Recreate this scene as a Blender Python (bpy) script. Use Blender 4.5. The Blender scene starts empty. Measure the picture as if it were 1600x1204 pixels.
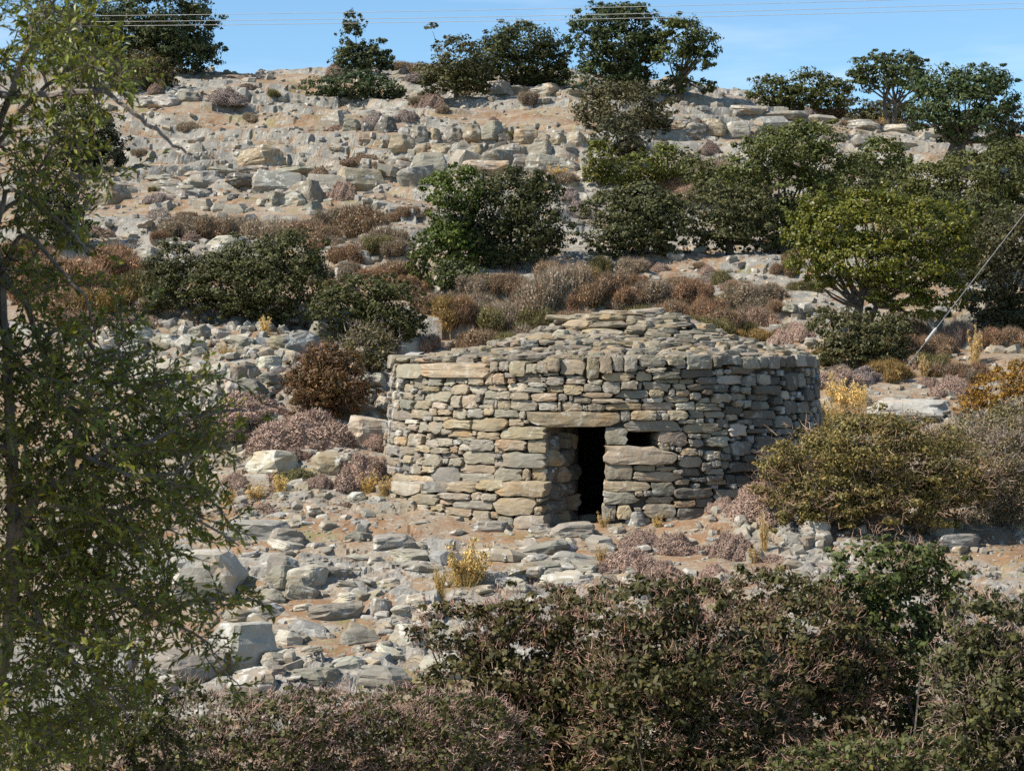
import bpy, bmesh, math, time
import numpy as np
from mathutils import Vector, noise as mnoise

T0 = time.time()
S = bpy.context.scene
COL = S.collection
rng = np.random.default_rng(7)

# ----------------------------------------------------------------- camera
F = 2986.0                      # focal length in photo pixels (1600 wide)
CAMZ = 2.3
PITCH = math.atan(52.0 / F)     # looking one degree down
cam_d = bpy.data.cameras.new('camera')
cam = bpy.data.objects.new('camera', cam_d); COL.objects.link(cam)
cam.location = (0, 0, CAMZ)
cam.rotation_euler = (math.pi / 2 - PITCH, 0, 0)
cam_d.sensor_width = 36.0
cam_d.lens = 36.0 * F / 1600.0
cam_d.clip_start = 0.1; cam_d.clip_end = 3000
cam_d.dof.use_dof = True
cam_d.dof.focus_distance = 25.0
cam_d.dof.aperture_fstop = 16.0
S.camera = cam

# ----------------------------------------------------------------- light
SUN_EL = math.radians(47); SUN_AZ = math.radians(180 + 68)      # azimuth clockwise from +Y: left and behind the camera
world = bpy.data.worlds.new('World'); S.world = world
world.use_nodes = True
wn = world.node_tree.nodes; wl = world.node_tree.links
wn.clear()
w_out = wn.new('ShaderNodeOutputWorld'); w_bg = wn.new('ShaderNodeBackground'); sky = wn.new('ShaderNodeTexSky')
sky.sky_type = 'NISHITA'; sky.sun_disc = False
sky.sun_elevation = SUN_EL; sky.sun_rotation = SUN_AZ
sky.altitude = 900; sky.air_density = 1.0; sky.dust_density = 0.15; sky.ozone_density = 2.2
w_bg.inputs['Strength'].default_value = 0.084
# thin high cloud streaks, part of the sky all the way round
w_tc = wn.new('ShaderNodeTexCoord'); w_map = wn.new('ShaderNodeMapping'); w_map.inputs['Scale'].default_value = (5, 5, 34)
w_nz = wn.new('ShaderNodeTexNoise'); w_nz.inputs['Scale'].default_value = 1.6; w_nz.inputs['Detail'].default_value = 5
w_rp = wn.new('ShaderNodeValToRGB')
w_rp.color_ramp.elements[0].position = 0.50; w_rp.color_ramp.elements[0].color = (0, 0, 0, 1)
w_rp.color_ramp.elements[1].position = 0.78; w_rp.color_ramp.elements[1].color = (0.40, 0.40, 0.40, 1)
w_mix = wn.new('ShaderNodeMixRGB'); w_mix.inputs['Color2'].default_value = (7.2, 8.2, 9.4, 1)
w_tint = wn.new('ShaderNodeMixRGB'); w_tint.blend_type = 'MULTIPLY'; w_tint.inputs['Fac'].default_value = 1.0
w_tint.inputs['Color2'].default_value = (1.02, 1.25, 1.33, 1)
wl.new(w_tc.outputs['Generated'], w_map.inputs['Vector']); wl.new(w_map.outputs['Vector'], w_nz.inputs['Vector'])
wl.new(w_nz.outputs['Fac'], w_rp.inputs['Fac']); wl.new(w_rp.outputs['Color'], w_mix.inputs['Fac'])
wl.new(sky.outputs['Color'], w_tint.inputs['Color1'])
wl.new(w_tint.outputs['Color'], w_mix.inputs['Color1']); wl.new(w_mix.outputs['Color'], w_bg.inputs['Color'])
wl.new(w_bg.outputs['Background'], w_out.inputs['Surface'])

sun_d = bpy.data.lights.new('sun', 'SUN'); sun = bpy.data.objects.new('sun', sun_d); COL.objects.link(sun)
sun_d.energy = 4.8; sun_d.angle = math.radians(0.53); sun_d.color = (1.0, 0.94, 0.85)
sv = Vector((math.sin(SUN_AZ) * math.cos(SUN_EL), math.cos(SUN_AZ) * math.cos(SUN_EL), math.sin(SUN_EL)))
sun.rotation_euler = sv.to_track_quat('Z', 'Y').to_euler()
sun.location = sv * 60

S.view_settings.view_transform = 'Standard'; S.view_settings.look = 'None'
S.view_settings.exposure = 0.6; S.view_settings.gamma = 1.0; S.view_settings.use_curve_mapping = False
S.cycles.max_bounces = 5; S.cycles.diffuse_bounces = 3; S.cycles.glossy_bounces = 2; S.cycles.transmission_bounces = 3
S.cycles.use_denoising = False

# ----------------------------------------------------------------- helpers
def tag(o, label=None, cat=None, group=None, kind=None):
    if label: o['label'] = label
    if cat: o['category'] = cat
    if group: o['group'] = group
    if kind: o['kind'] = kind
    return o

def new_mesh(name, V, Q=None, T=None, mat=None, smooth=False):
    """V (n,3); Q (m,4) quads; T (k,3) triangles"""
    me = bpy.data.meshes.new(name)
    V = np.asarray(V, dtype=np.float32)
    nq = 0 if Q is None else len(Q); nt = 0 if T is None else len(T)
    me.vertices.add(len(V)); me.vertices.foreach_set('co', V.ravel())
    loops = []
    if nq: loops.append(np.asarray(Q, dtype=np.int32).ravel())
    if nt: loops.append(np.asarray(T, dtype=np.int32).ravel())
    lp = np.concatenate(loops)
    me.loops.add(len(lp)); me.loops.foreach_set('vertex_index', lp)
    st = np.concatenate([np.arange(nq) * 4, nq * 4 + np.arange(nt) * 3]).astype(np.int32)
    me.polygons.add(nq + nt); me.polygons.foreach_set('loop_start', st)
    me.polygons.foreach_set('use_smooth', np.full(nq + nt, bool(smooth)))
    me.update(calc_edges=True)
    if mat: me.materials.append(mat)
    return me

def obj(name, me, parent=None, loc=(0, 0, 0), color=None):
    o = bpy.data.objects.new(name, me); COL.objects.link(o)
    o.location = loc
    if parent is not None: o.parent = parent
    if color is not None: o.color = (color[0], color[1], color[2], 1)
    return o

def empty(name, loc):
    o = bpy.data.objects.new(name, None); COL.objects.link(o); o.location = loc; o.empty_display_size = 0.2
    return o

class Acc:
    """collects vertices, quads and triangles for one mesh"""
    def __init__(self): self.v = []; self.q = []; self.t = []; self.n = 0
    def add(self, V, Q=None, T=None):
        V = np.asarray(V, dtype=np.float64).reshape(-1, 3)
        if Q is not None and len(Q): self.q.append(np.asarray(Q) + self.n)
        if T is not None and len(T): self.t.append(np.asarray(T) + self.n)
        self.v.append(V); self.n += len(V)
    def mesh(self, name, mat, origin=(0, 0, 0), smooth=False):
        V = np.concatenate(self.v) - np.asarray(origin)
        Q = np.concatenate(self.q) if self.q else None
        T = np.concatenate(self.t) if self.t else None
        return new_mesh(name, V, Q, T, mat, smooth)

def norm(a): return a / np.maximum(np.linalg.norm(a, axis=-1, keepdims=True), 1e-9)
def sstep(x, a, b):
    t = np.clip((x - a) / (b - a), 0, 1); return t * t * (3 - 2 * t)

def hsh(ix, iy, seed):
    h = (ix.astype(np.int64) * 374761393 + iy.astype(np.int64) * 668265263 + seed * 974711 + 1013904223) & 0xffffffff
    h = ((h ^ (h >> 13)) * 1274126177) & 0xffffffff
    h = ((h ^ (h >> 16)) * 2246822519) & 0xffffffff
    return ((h ^ (h >> 15)) & 0xfffff) / float(0xfffff)

def vnoise(x, y, seed=0):
    ix = np.floor(x); iy = np.floor(y); fx = x - ix; fy = y - iy
    fx = fx * fx * fx * (fx * (fx * 6 - 15) + 10); fy = fy * fy * fy * (fy * (fy * 6 - 15) + 10)
    a = hsh(ix, iy, seed); b = hsh(ix + 1, iy, seed); c = hsh(ix, iy + 1, seed); d = hsh(ix + 1, iy + 1, seed)
    return (a * (1 - fx) + b * fx) * (1 - fy) + (c * (1 - fx) + d * fx) * fy
def fbm(x, y, seed=0, oct=4):
    s = 0; a = 0.5; tot = 0
    for k in range(oct):
        s = s + a * vnoise(x * 2.03 ** k + 17.3 * k, y * 2.03 ** k - 9.1 * k, seed + k); tot += a; a *= 0.5
    return s / tot
def worley(x, y, seed=0):
    ix = np.floor(x); iy = np.floor(y)
    f1 = np.full(x.shape, 9.0); f2 = np.full(x.shape, 9.0); rid = np.zeros(x.shape); ox = np.zeros(x.shape); oy = np.zeros(x.shape)
    for i in (-1, 0, 1):
        for j in (-1, 0, 1):
            cx = ix + i; cy = iy + j
            px = cx + 0.15 + 0.7 * hsh(cx, cy, seed); py = cy + 0.15 + 0.7 * hsh(cx, cy, seed + 1)
            d = np.hypot(x - px, y - py); r = hsh(cx, cy, seed + 2)
            cl = d < f1
            f2 = np.where(cl, f1, np.minimum(f2, d))
            rid = np.where(cl, r, rid); ox = np.where(cl, x - px, ox); oy = np.where(cl, y - py, oy)
            f1 = np.where(cl, d, f1)
    return f1, f2, rid, ox, oy

# pixel <-> world
FWD = np.array([0, math.cos(PITCH), -math.sin(PITCH)]); UPV = np.array([0, math.sin(PITCH), math.cos(PITCH)]); RGT = np.array([1.0, 0, 0])
CAMP = np.array([0, 0, CAMZ])
def ray(px, py):
    px = np.asarray(px, float)[..., None]; py = np.asarray(py, float)[..., None]
    d = RGT * (px - 800) / F + UPV * (602 - py) / F + FWD
    return d / d[..., 1:2]                       # scaled so that the y component is one: point = CAMP + d * Y
def at(px, py, Y): return CAMP + ray(px, py) * np.asarray(Y, float)[..., None]
def project(P):
    d = np.asarray(P, float) - CAMP
    z = d @ FWD
    return 800 + F * (d @ RGT) / z, 602 - F * (d @ UPV) / z, z

# ----------------------------------------------------------------- terrain
KY = np.array([-40, -5, 0, 3, 6, 9, 13, 17, 20, 23, 26, 28, 30, 32, 38, 48, 62, 70, 77, 84, 90, 100, 130, 200, 400, 1200], float)
KZ = np.array([0.6, 0.6, 0.6, 0.2, -0.7, -1.4, -1.5, -0.9, -0.38, 0.10, 0.50, 0.95, 1.55, 2.1, 3.6, 5.75, 8.9, 10.9, 12.9, 14.7, 15.0, 13.2, 6, -8, -30, -40], float)
_ty = np.linspace(-40, 1200, 12401)
_tz = np.interp(_ty, KY, KZ)
_k = np.exp(-0.5 * (np.arange(-30, 31) / 11.0) ** 2); _k /= _k.sum()
_tz = np.convolve(np.pad(_tz, 30, mode='edge'), _k, mode='valid')
HUT = np.array([1.265, 26.54])

def h_smooth(x, y):
    z = np.interp(y, _ty, _tz)
    z = z - 3.0 * sstep(x, 2, 25) * sstep(y, 50, 82)                     # skyline falls to the right
    z = z + 0.5 * sstep(x, 3, 14) * sstep(y, 30, 40) * (1 - sstep(y, 55, 75))
    z = z + 0.35 * np.exp(-(((x - 3.6) / 1.3) ** 2 + ((y - 24.4) / 1.2) ** 2))
    # mound of the ruined wall
    m = np.exp(-np.abs((x + 4.1) / 2.1) ** 4) * sstep(y, 27.2, 28.9) * (1 - sstep(y, 30.4, 33))
    z = z + 0.78 * m
    z = z + 0.25 * np.exp(-(((x + 2.6) / 1.0) ** 2 + ((y - 26.3) / 1.2) ** 2))
    z = z + (fbm(x * 0.16, y * 0.16, 3, 3) - 0.5) * 0.9 * sstep(y, 28, 60) + (fbm(x * 0.5, y * 0.5, 11, 3) - 0.5) * 0.22 * sstep(y, 12, 20)
    return z

def rockiness(x, y):
    r = fbm(x * 0.22 + 3, y * 0.16 - 7, 21, 4)
    k = sstep(r, 0.46, 0.62)
    up = sstep(y, 29, 36)
    k = k * (0.55 + 0.2 * up)
    k = np.maximum(k, 0.9 * sstep(y, 64, 74) * sstep(fbm(x * 0.3, y * 0.22, 77, 3), 0.46, 0.56))
    k = np.maximum(k, 0.95 * sstep(fbm(x * 0.45 + 9, y * 0.4, 123, 3), 0.34, 0.46) * sstep(y, 15, 17) * (1 - sstep(y, 22.5, 24)) * (1 - sstep(x, 3, 5)))
    path = np.exp(-(((x + 2.4) / 1.5) ** 2 + ((y - 22.9) / 0.7) ** 2))    # trodden soil left of the doorway
    k = k * (1 - 0.9 * path)
    return np.clip(k, 0, 1)

def height(x, y, full=False):
    x = np.asarray(x, float); y = np.asarray(y, float)
    z = h_smooth(x, y)
    rk = rockiness(x, y)
    # bedded ledges on the hillside: flat treads, steep broken risers
    lm = sstep(fbm(x * 0.13 + 5, y * 0.2, 83, 3), 0.36, 0.52)
    amt = sstep(y, 30, 35) * (1 - sstep(y, 88, 96)) * (0.3 + 0.7 * lm)
    step = 0.75
    wob = worley(x / 1.1 + 0.4 * fbm(x, y, 5, 2), y / 1.1, 57)[2]
    t = (z + 0.9 * (fbm(x * 0.25, y * 0.25, 31, 3) - 0.5) + 0.13 * (wob - 0.5) + 0.05 * x) / step
    fr = t - np.floor(t)
    zt = (np.floor(t) + sstep(fr, 0.70, 0.84)) * step - (t * step - z)
    z = z + (zt - z) * amt * 0.6
    riser = sstep(fr, 0.6, 0.72) * (1 - sstep(fr, 0.9, 1.0)) * amt
    rk = np.maximum(rk * (1 - 0.42 * sstep(y, 40, 48) * (1 - sstep(y, 70, 76))), 0.8 * riser)
    # jointed blocks of bedrock, bigger up the slope
    far = sstep(y, 27, 36)
    wx = x + 0.35 * (fbm(x * 0.9, y * 0.9, 41, 2) - 0.5); wy = y + 0.35 * (fbm(x * 0.9, y * 0.9, 47, 2) - 0.5)
    cx = 0.55; cy = 0.5
    g1, g2, r1, ox, oy = worley(wx / 0.62, wy / 0.55, 51)
    q1, q2, r2, px_, py_ = worley(wx / 1.05, wy / 0.7, 151)
    f1 = np.where(far > 0.5, q1, g1); f2 = np.where(far > 0.5, q2, g2); rid = np.where(far > 0.5, r2, r1); ox = np.where(far > 0.5, px_, ox); oy = np.where(far > 0.5, py_, oy)
    g = np.clip((f2 - f1) / 0.14, 0, 1)
    amp = np.interp(y, [10, 16, 26, 34, 50, 80], [0.05, 0.15, 0.13, 0.13, 0.14, 0.16])
    zb = (rid - 0.35) * amp + (ox * ((rid * 13) % 1 - 0.5) + oy * ((rid * 7) % 1 - 0.7)) * amp * 1.1
    zb = zb * np.minimum(1, g * 1.4) - 0.25 * amp * (1 - g)
    f1b, f2b, ridb, _, _ = worley(wx / np.where(far > 0.5, 0.36, 0.2) + 9, wy / np.where(far > 0.5, 0.34, 0.19), 61)
    zb2 = (ridb - 0.5) * 0.5 * amp * np.clip((f2b - f1b) / 0.2, 0, 1)
    z = z + rk * (zb + zb2 * (1 - 0.7 * riser)) * (1 - 0.35 * riser) + (fbm(x * 2.2, y * 2.2, 71, 3) - 0.5) * 0.06 * sstep(y, 8, 15)
    d = np.hypot(x - HUT[0], y - HUT[1])
    z = np.where(d < 2.9, np.minimum(z, 0.12 + (z - 0.12) * sstep(d, 2.3, 2.9)), z)
    if full: return z, rk * (0.35 + 0.65 * g)
    return z

def ground(px, py, jit=False):
    """where the sight line through a photo pixel meets the ground"""
    px = np.atleast_1d(np.asarray(px, float)); py = np.atleast_1d(np.asarray(py, float))
    d = ray(px, py)
    Ys = np.geomspace(9, 110, 420)
    P = CAMP + d[:, None, :] * Ys[None, :, None]
    below = P[..., 2] < height(P[..., 0], P[..., 1])
    i = np.argmax(below, axis=1); i = np.where(below.any(axis=1), np.maximum(i, 1), len(Ys) - 60)
    lo = Ys[i - 1]; hi = Ys[i]
    for _ in range(12):
        mid = 0.5 * (lo + hi); p = CAMP + d * mid[:, None]
        b = p[:, 2] < height(p[:, 0], p[:, 1])
        hi = np.where(b, mid, hi); lo = np.where(b, lo, mid)
    p = CAMP + d * hi[:, None]
    p[:, 2] = height(p[:, 0], p[:, 1])
    return p
def ground1(px, py): return ground([px], [py])[0]

# ----------------------------------------------------------------- materials
def nodes(name):
    m = bpy.data.materials.new(name); m.use_nodes = True
    n = m.node_tree.nodes; l = m.node_tree.links; b = n['Principled BSDF']
    return m, n, l, b
def ramp(n, stops, interp='LINEAR'):
    r = n.new('ShaderNodeValToRGB'); r.color_ramp.interpolation = interp
    while len(r.color_ramp.elements) < len(stops): r.color_ramp.elements.new(0.5)
    for e, (p, c) in zip(r.color_ramp.elements, stops):
        e.position = p; e.color = (c, c, c, 1) if not isinstance(c, tuple) else (*c, 1)
    return r
def noise(n, l, vec, scale, detail=4, rough=0.55):
    x = n.new('ShaderNodeTexNoise'); x.inputs['Scale'].default_value = scale; x.inputs['Detail'].default_value = detail; x.inputs['Roughness'].default_value = rough
    if vec is not None: l.new(vec, x.inputs['Vector'])
    return x.outputs['Fac']
def mix(n, l, fac, a, b, mode='MIX'):
    x = n.new('ShaderNodeMixRGB'); x.blend_type = mode
    for sock, val in ((x.inputs['Fac'], fac), (x.inputs['Color1'], a), (x.inputs['Color2'], b)):
        if isinstance(val, (int, float)): sock.default_value = val
        elif isinstance(val, tuple): sock.default_value = (*val, 1)
        else: l.new(val, sock)
    return x.outputs['Color']
def mathn(n, l, op, a, b=None):
    x = n.new('ShaderNodeMath'); x.operation = op
    for i, v in enumerate((a, b)):
        if v is None: continue
        if isinstance(v, (int, float)): x.inputs[i].default_value = v
        else: l.new(v, x.inputs[i])
    return x.outputs[0]

def stone_material(name, island=False, lichen=0.5, bump=0.5, scale=1.0):
    m, n, l, b = nodes(name)
    tc = n.new('ShaderNodeTexCoord'); oi = n.new('ShaderNodeObjectInfo')
    off = n.new('ShaderNodeVectorMath'); off.operation = 'SCALE'
    off.inputs[0].default_value = (31.0, 17.0, 23.0); l.new(oi.outputs['Random'], off.inputs['Scale'])
    add = n.new('ShaderNodeVectorMath'); add.operation = 'ADD'
    ge0 = n.new('ShaderNodeNewGeometry'); l.new(ge0.outputs['Position'], add.inputs[0]); l.new(off.outputs[0], add.inputs[1])
    v = add.outputs[0]
    if island:
        ge = n.new('ShaderNodeNewGeometry')
        rc = ramp(n, [(0.0, (0.24, 0.22, 0.185)), (0.25, (0.33, 0.30, 0.25)), (0.5, (0.39, 0.35, 0.285)), (0.72, (0.40, 0.33, 0.23)), (0.86, (0.30, 0.295, 0.28)), (1.0, (0.48, 0.45, 0.39))])
        l.new(ge.outputs['Random Per Island'], rc.inputs['Fac'])
        base = mix(n, l, 1.0, rc.outputs['Color'], oi.outputs['Color'], 'MULTIPLY')
    else:
        base = oi.outputs['Color']
    a = ramp(n, [(0.25, 0.72), (0.5, 1.0), (0.78, 1.2)]); l.new(noise(n, l, v, 4 * scale, 6, 0.55), a.inputs['Fac'])
    c = mix(n, l, 0.9, base, a.outputs['Color'], 'MULTIPLY')
    # warm iron staining and pale lichen crusts
    st = ramp(n, [(0.52, 0.0), (0.72, 0.55)]); l.new(noise(n, l, v, 2.6 * scale, 3), st.inputs['Fac'])
    c = mix(n, l, st.outputs['Color'], c, mix(n, l, 1.0, c, (1.25, 0.92, 0.62), 'MULTIPLY'))
    li = ramp(n, [(0.54, 0.0), (0.60, 1.0)]); l.new(noise(n, l, v, 9 * scale, 4, 0.65), li.inputs['Fac'])
    lp = ramp(n, [(0.40, 0.0), (0.58, lichen)]); l.new(noise(n, l, v, 2.1 * scale, 2), lp.inputs['Fac'])
    lf = mathn(n, l, 'MULTIPLY', li.outputs['Color'], lp.outputs['Color'])
    c = mix(n, l, lf, c, (0.55, 0.53, 0.47))
    dk = ramp(n, [(0.62, 0.0), (0.70, 0.55)]); l.new(noise(n, l, v, 8 * scale, 4, 0.7), dk.inputs['Fac'])
    c = mix(n, l, dk.outputs['Color'], c, mix(n, l, 1.0, c, (0.5, 0.5, 0.5), 'MULTIPLY'))
    l.new(c, b.inputs['Base Color'])
    b.inputs['Roughness'].default_value = 0.88; b.inputs['Specular IOR Level'].default_value = 0.25
    h = mathn(n, l, 'ADD', noise(n, l, v, 6 * scale, 4, 0.55), mathn(n, l, 'MULTIPLY', noise(n, l, v, 19 * scale, 3, 0.6), 0.3))
    bp = n.new('ShaderNodeBump'); bp.inputs['Strength'].default_value = bump; bp.inputs['Distance'].default_value = 0.035
    l.new(h, bp.inputs['Height']); l.new(bp.outputs['Normal'], b.inputs['Normal'])
    return m

def leaf_material(name, lo=0.45, hi=1.7, warm=(1.22, 1.02, 0.7), transl=0.25, rough=0.5, spec=0.35):
    m, n, l, b = nodes(name)
    oi = n.new('ShaderNodeObjectInfo'); ge = n.new('ShaderNodeNewGeometry')
    r = ramp(n, [(0.0, lo), (0.6, 1.0), (1.0, hi)]); l.new(ge.outputs['Random Per Island'], r.inputs['Fac'])
    c = mix(n, l, 1.0, oi.outputs['Color'], r.outputs['Color'], 'MULTIPLY')
    fr = mathn(n, l, 'FRACT', mathn(n, l, 'MULTIPLY', ge.outputs['Random Per Island'], 37.31))
    wr = ramp(n, [(0.45, 0.0), (1.0, 0.9)]); l.new(fr, wr.inputs['Fac'])
    c = mix(n, l, wr.outputs['Color'], c, mix(n, l, 1.0, c, warm, 'MULTIPLY'))
    l.new(c, b.inputs['Base Color']); b.inputs['Roughness'].default_value = rough; b.inputs['Specular IOR Level'].default_value = spec
    if transl > 0:
        t = n.new('ShaderNodeBsdfTranslucent'); l.new(mix(n, l, 1.0, c, (1.2, 1.3, 0.7), 'MULTIPLY'), t.inputs['Color'])
        ms = n.new('ShaderNodeMixShader'); ms.inputs['Fac'].default_value = transl
        l.new(b.outputs[0], ms.inputs[1]); l.new(t.outputs[0], ms.inputs[2])
        l.new(ms.outputs[0], n['Material Output'].inputs['Surface'])
    return m

def bark_material(name, c0, c1):
    m, n, l, b = nodes(name)
    tc = n.new('ShaderNodeTexCoord')
    r = ramp(n, [(0.3, c0), (0.7, c1)]); l.new(noise(n, l, tc.outputs['Object'], 14, 5), r.inputs['Fac'])
    l.new(r.outputs['Color'], b.inputs['Base Color']); b.inputs['Roughness'].default_value = 0.9; b.inputs['Specular IOR Level'].default_value = 0.2
    bp = n.new('ShaderNodeBump'); bp.inputs['Strength'].default_value = 0.5; bp.inputs['Distance'].default_value = 0.02
    l.new(noise(n, l, tc.outputs['Object'], 40, 5), bp.inputs['Height']); l.new(bp.outputs['Normal'], b.inputs['Normal'])
    return m

M_WALL = stone_material('wall_stone', lichen=0.38, bump=0.55, scale=1.0)
M_ROCK = stone_material('field_rock', lichen=0.75, bump=0.6, scale=0.8)
M_RUBBLE = stone_material('rubble_stone', island=True, lichen=0.7, bump=0.6, scale=0.9)
M_LEAF = leaf_material('evergreen_leaf', spec=0.2, rough=0.55, transl=0.18)
M_FINE = leaf_material('fine_leaf', lo=0.4, hi=1.8, warm=(1.3, 0.95, 0.72), transl=0.2, spec=0.15)
M_TREELEAF = leaf_material('broad_leaf', lo=0.55, hi=1.6, warm=(1.5, 1.12, 0.5), transl=0.25, rough=0.42, spec=0.35)
M_CUSH = leaf_material('cushion_twig', lo=0.84, hi=1.16, warm=(1.1, 0.98, 0.9), transl=0.0, rough=0.9, spec=0.1)
M_TWIG = leaf_material('dry_twig', lo=0.55, hi=1.4, warm=(1.15, 0.95, 0.85), transl=0.0, rough=0.85, spec=0.15)
M_BARK = bark_material('bark', (0.055, 0.042, 0.032), (0.17, 0.14, 0.11))
M_GREYBARK = bark_material('grey_bark', (0.10, 0.085, 0.07), (0.30, 0.26, 0.22))
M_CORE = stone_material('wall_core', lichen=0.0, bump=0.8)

def terrain_material():
    m, n, l, b = nodes('hillside')
    tc = n.new('ShaderNodeTexCoord'); v = tc.outputs['Object']
    at_ = n.new('ShaderNodeAttribute'); at_.attribute_name = 'rock'
    # soil: reddish earth, stony grit, dry grass and moss
    so = ramp(n, [(0.28, (0.17, 0.092, 0.047)), (0.45, (0.24, 0.145, 0.08)), (0.58, (0.27, 0.21, 0.145)), (0.75, (0.32, 0.275, 0.21))])
    l.new(noise(n, l, v, 1.1, 7, 0.68), so.inputs['Fac'])
    gr = ramp(n, [(0.40, (0.16, 0.12, 0.085)), (0.50, (0.26, 0.225, 0.17)), (0.62, (0.36, 0.33, 0.27))]); l.new(noise(n, l, v, 17, 5, 0.7), gr.inputs['Fac'])
    gm = ramp(n, [(0.47, 0.0), (0.58, 0.75)]); l.new(noise(n, l, v, 4.5, 5, 0.7), gm.inputs['Fac'])
    soil = mix(n, l, gm.outputs['Color'], so.outputs['Color'], gr.outputs['Color'])
    mo = ramp(n, [(0.54, 0.0), (0.64, 0.8)]); l.new(noise(n, l, v, 0.75, 5, 0.6), mo.inputs['Fac'])
    mo2 = ramp(n, [(0.42, 0.0), (0.58, 1.0)]); l.new(noise(n, l, v, 9, 4, 0.7), mo2.inputs['Fac'])
    soil = mix(n, l, mathn(n, l, 'MULTIPLY', mo.outputs['Color'], mo2.outputs['Color']), soil, (0.17, 0.175, 0.055))
    # limestone
    ro = ramp(n, [(0.25, (0.15, 0.138, 0.115)), (0.45, (0.235, 0.216, 0.178)), (0.62, (0.30, 0.276, 0.23)), (0.8, (0.38, 0.355, 0.305))])
    l.new(noise(n, l, v, 2.3, 8, 0.68), ro.inputs['Fac'])
    rg = ramp(n, [(0.45, 0.0), (0.65, 0.8)]); l.new(noise(n, l, v, 0.9, 4), rg.inputs['Fac'])
    rock = mix(n, l, rg.outputs['Color'], ro.outputs['Color'], mix(n, l, 1.0, ro.outputs['Color'], (0.78, 0.82, 0.88), 'MULTIPLY'))
    rw = ramp(n, [(0.55, 0.0), (0.66, 0.5)]); l.new(noise(n, l, v, 1.7, 5), rw.inputs['Fac'])
    rock = mix(n, l, rw.outputs['Color'], rock, mix(n, l, 1.0, rock, (1.1, 0.8, 0.55), 'MULTIPLY'))
    lc = ramp(n, [(0.56, 0.0), (0.64, 0.5)]); l.new(noise(n, l, v, 6.5, 4, 0.65), lc.inputs['Fac'])
    rock = mix(n, l, lc.outputs['Color'], rock, (0.52, 0.47, 0.38))
    nz = mathn(n, l, 'ADD', at_.outputs['Fac'], mathn(n, l, 'MULTIPLY', mathn(n, l, 'SUBTRACT', noise(n, l, v, 3.5, 6, 0.7), 0.5), 0.9))
    k = ramp(n, [(0.47, 0.0), (0.57, 1.0)]); l.new(nz, k.inputs['Fac'])
    c = mix(n, l, k.outputs['Color'], soil, rock)
    l.new(c, b.inputs['Base Color']); b.inputs['Roughness'].default_value = 0.95; b.inputs['Specular IOR Level'].default_value = 0.15
    h = mathn(n, l, 'ADD', noise(n, l, v, 3.5, 5, 0.6), mathn(n, l, 'MULTIPLY', noise(n, l, v, 16, 3, 0.6), 0.25))
    bp = n.new('ShaderNodeBump'); bp.inputs['Strength'].default_value = 0.5; bp.inputs['Distance'].default_value = 0.10
    l.new(h, bp.inputs['Height']); l.new(bp.outputs['Normal'], b.inputs['Normal'])
    return m

def build_terrain():
    rows = np.concatenate([np.linspace(-40, 8, 14)[:-1], np.linspace(8, 16, 40)[:-1], np.linspace(16, 34, 215)[:-1], np.geomspace(34, 92, 350)[:-1], np.geomspace(92, 1200, 24)])
    s = np.linspace(-1, 1, 400)
    cols = np.concatenate([[-60, -20, -8, -4, -2.4, -1.8, -1.5, -1.3, -1.15], s * 1.05, [1.15, 1.3, 1.5, 1.8, 2.4, 4, 8, 20, 60]])
    wid = np.maximum(2.5, 0.285 * np.abs(rows) + 0.4)
    wid = np.where(rows < 8, 2.7 + (8 - rows) * 0.05, wid)
    X = cols[None, :] * wid[:, None]; Y = np.repeat(rows[:, None], len(cols), 1)
    Z, R = height(X.ravel(), Y.ravel(), True)
    V = np.stack([X.ravel(), Y.ravel(), Z], 1)
    nr, nc = X.shape
    i = np.arange(nr - 1)[:, None] * nc + np.arange(nc - 1)[None, :]
    Q = np.stack([i, i + 1, i + nc + 1, i + nc], -1).reshape(-1, 4)
    me = new_mesh('hillside', V, Q, None, terrain_material(), smooth=False)
    a = me.attributes.new('rock', 'FLOAT', 'POINT'); a.data.foreach_set('value', R.astype(np.float32))
    o = obj('hillside', me); tag(o, kind='structure')
    o['label'] = 'stony hillside of pale limestone ledges, reddish soil and dry grass'
build_terrain()
print('terrain', time.time() - T0)

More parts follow.
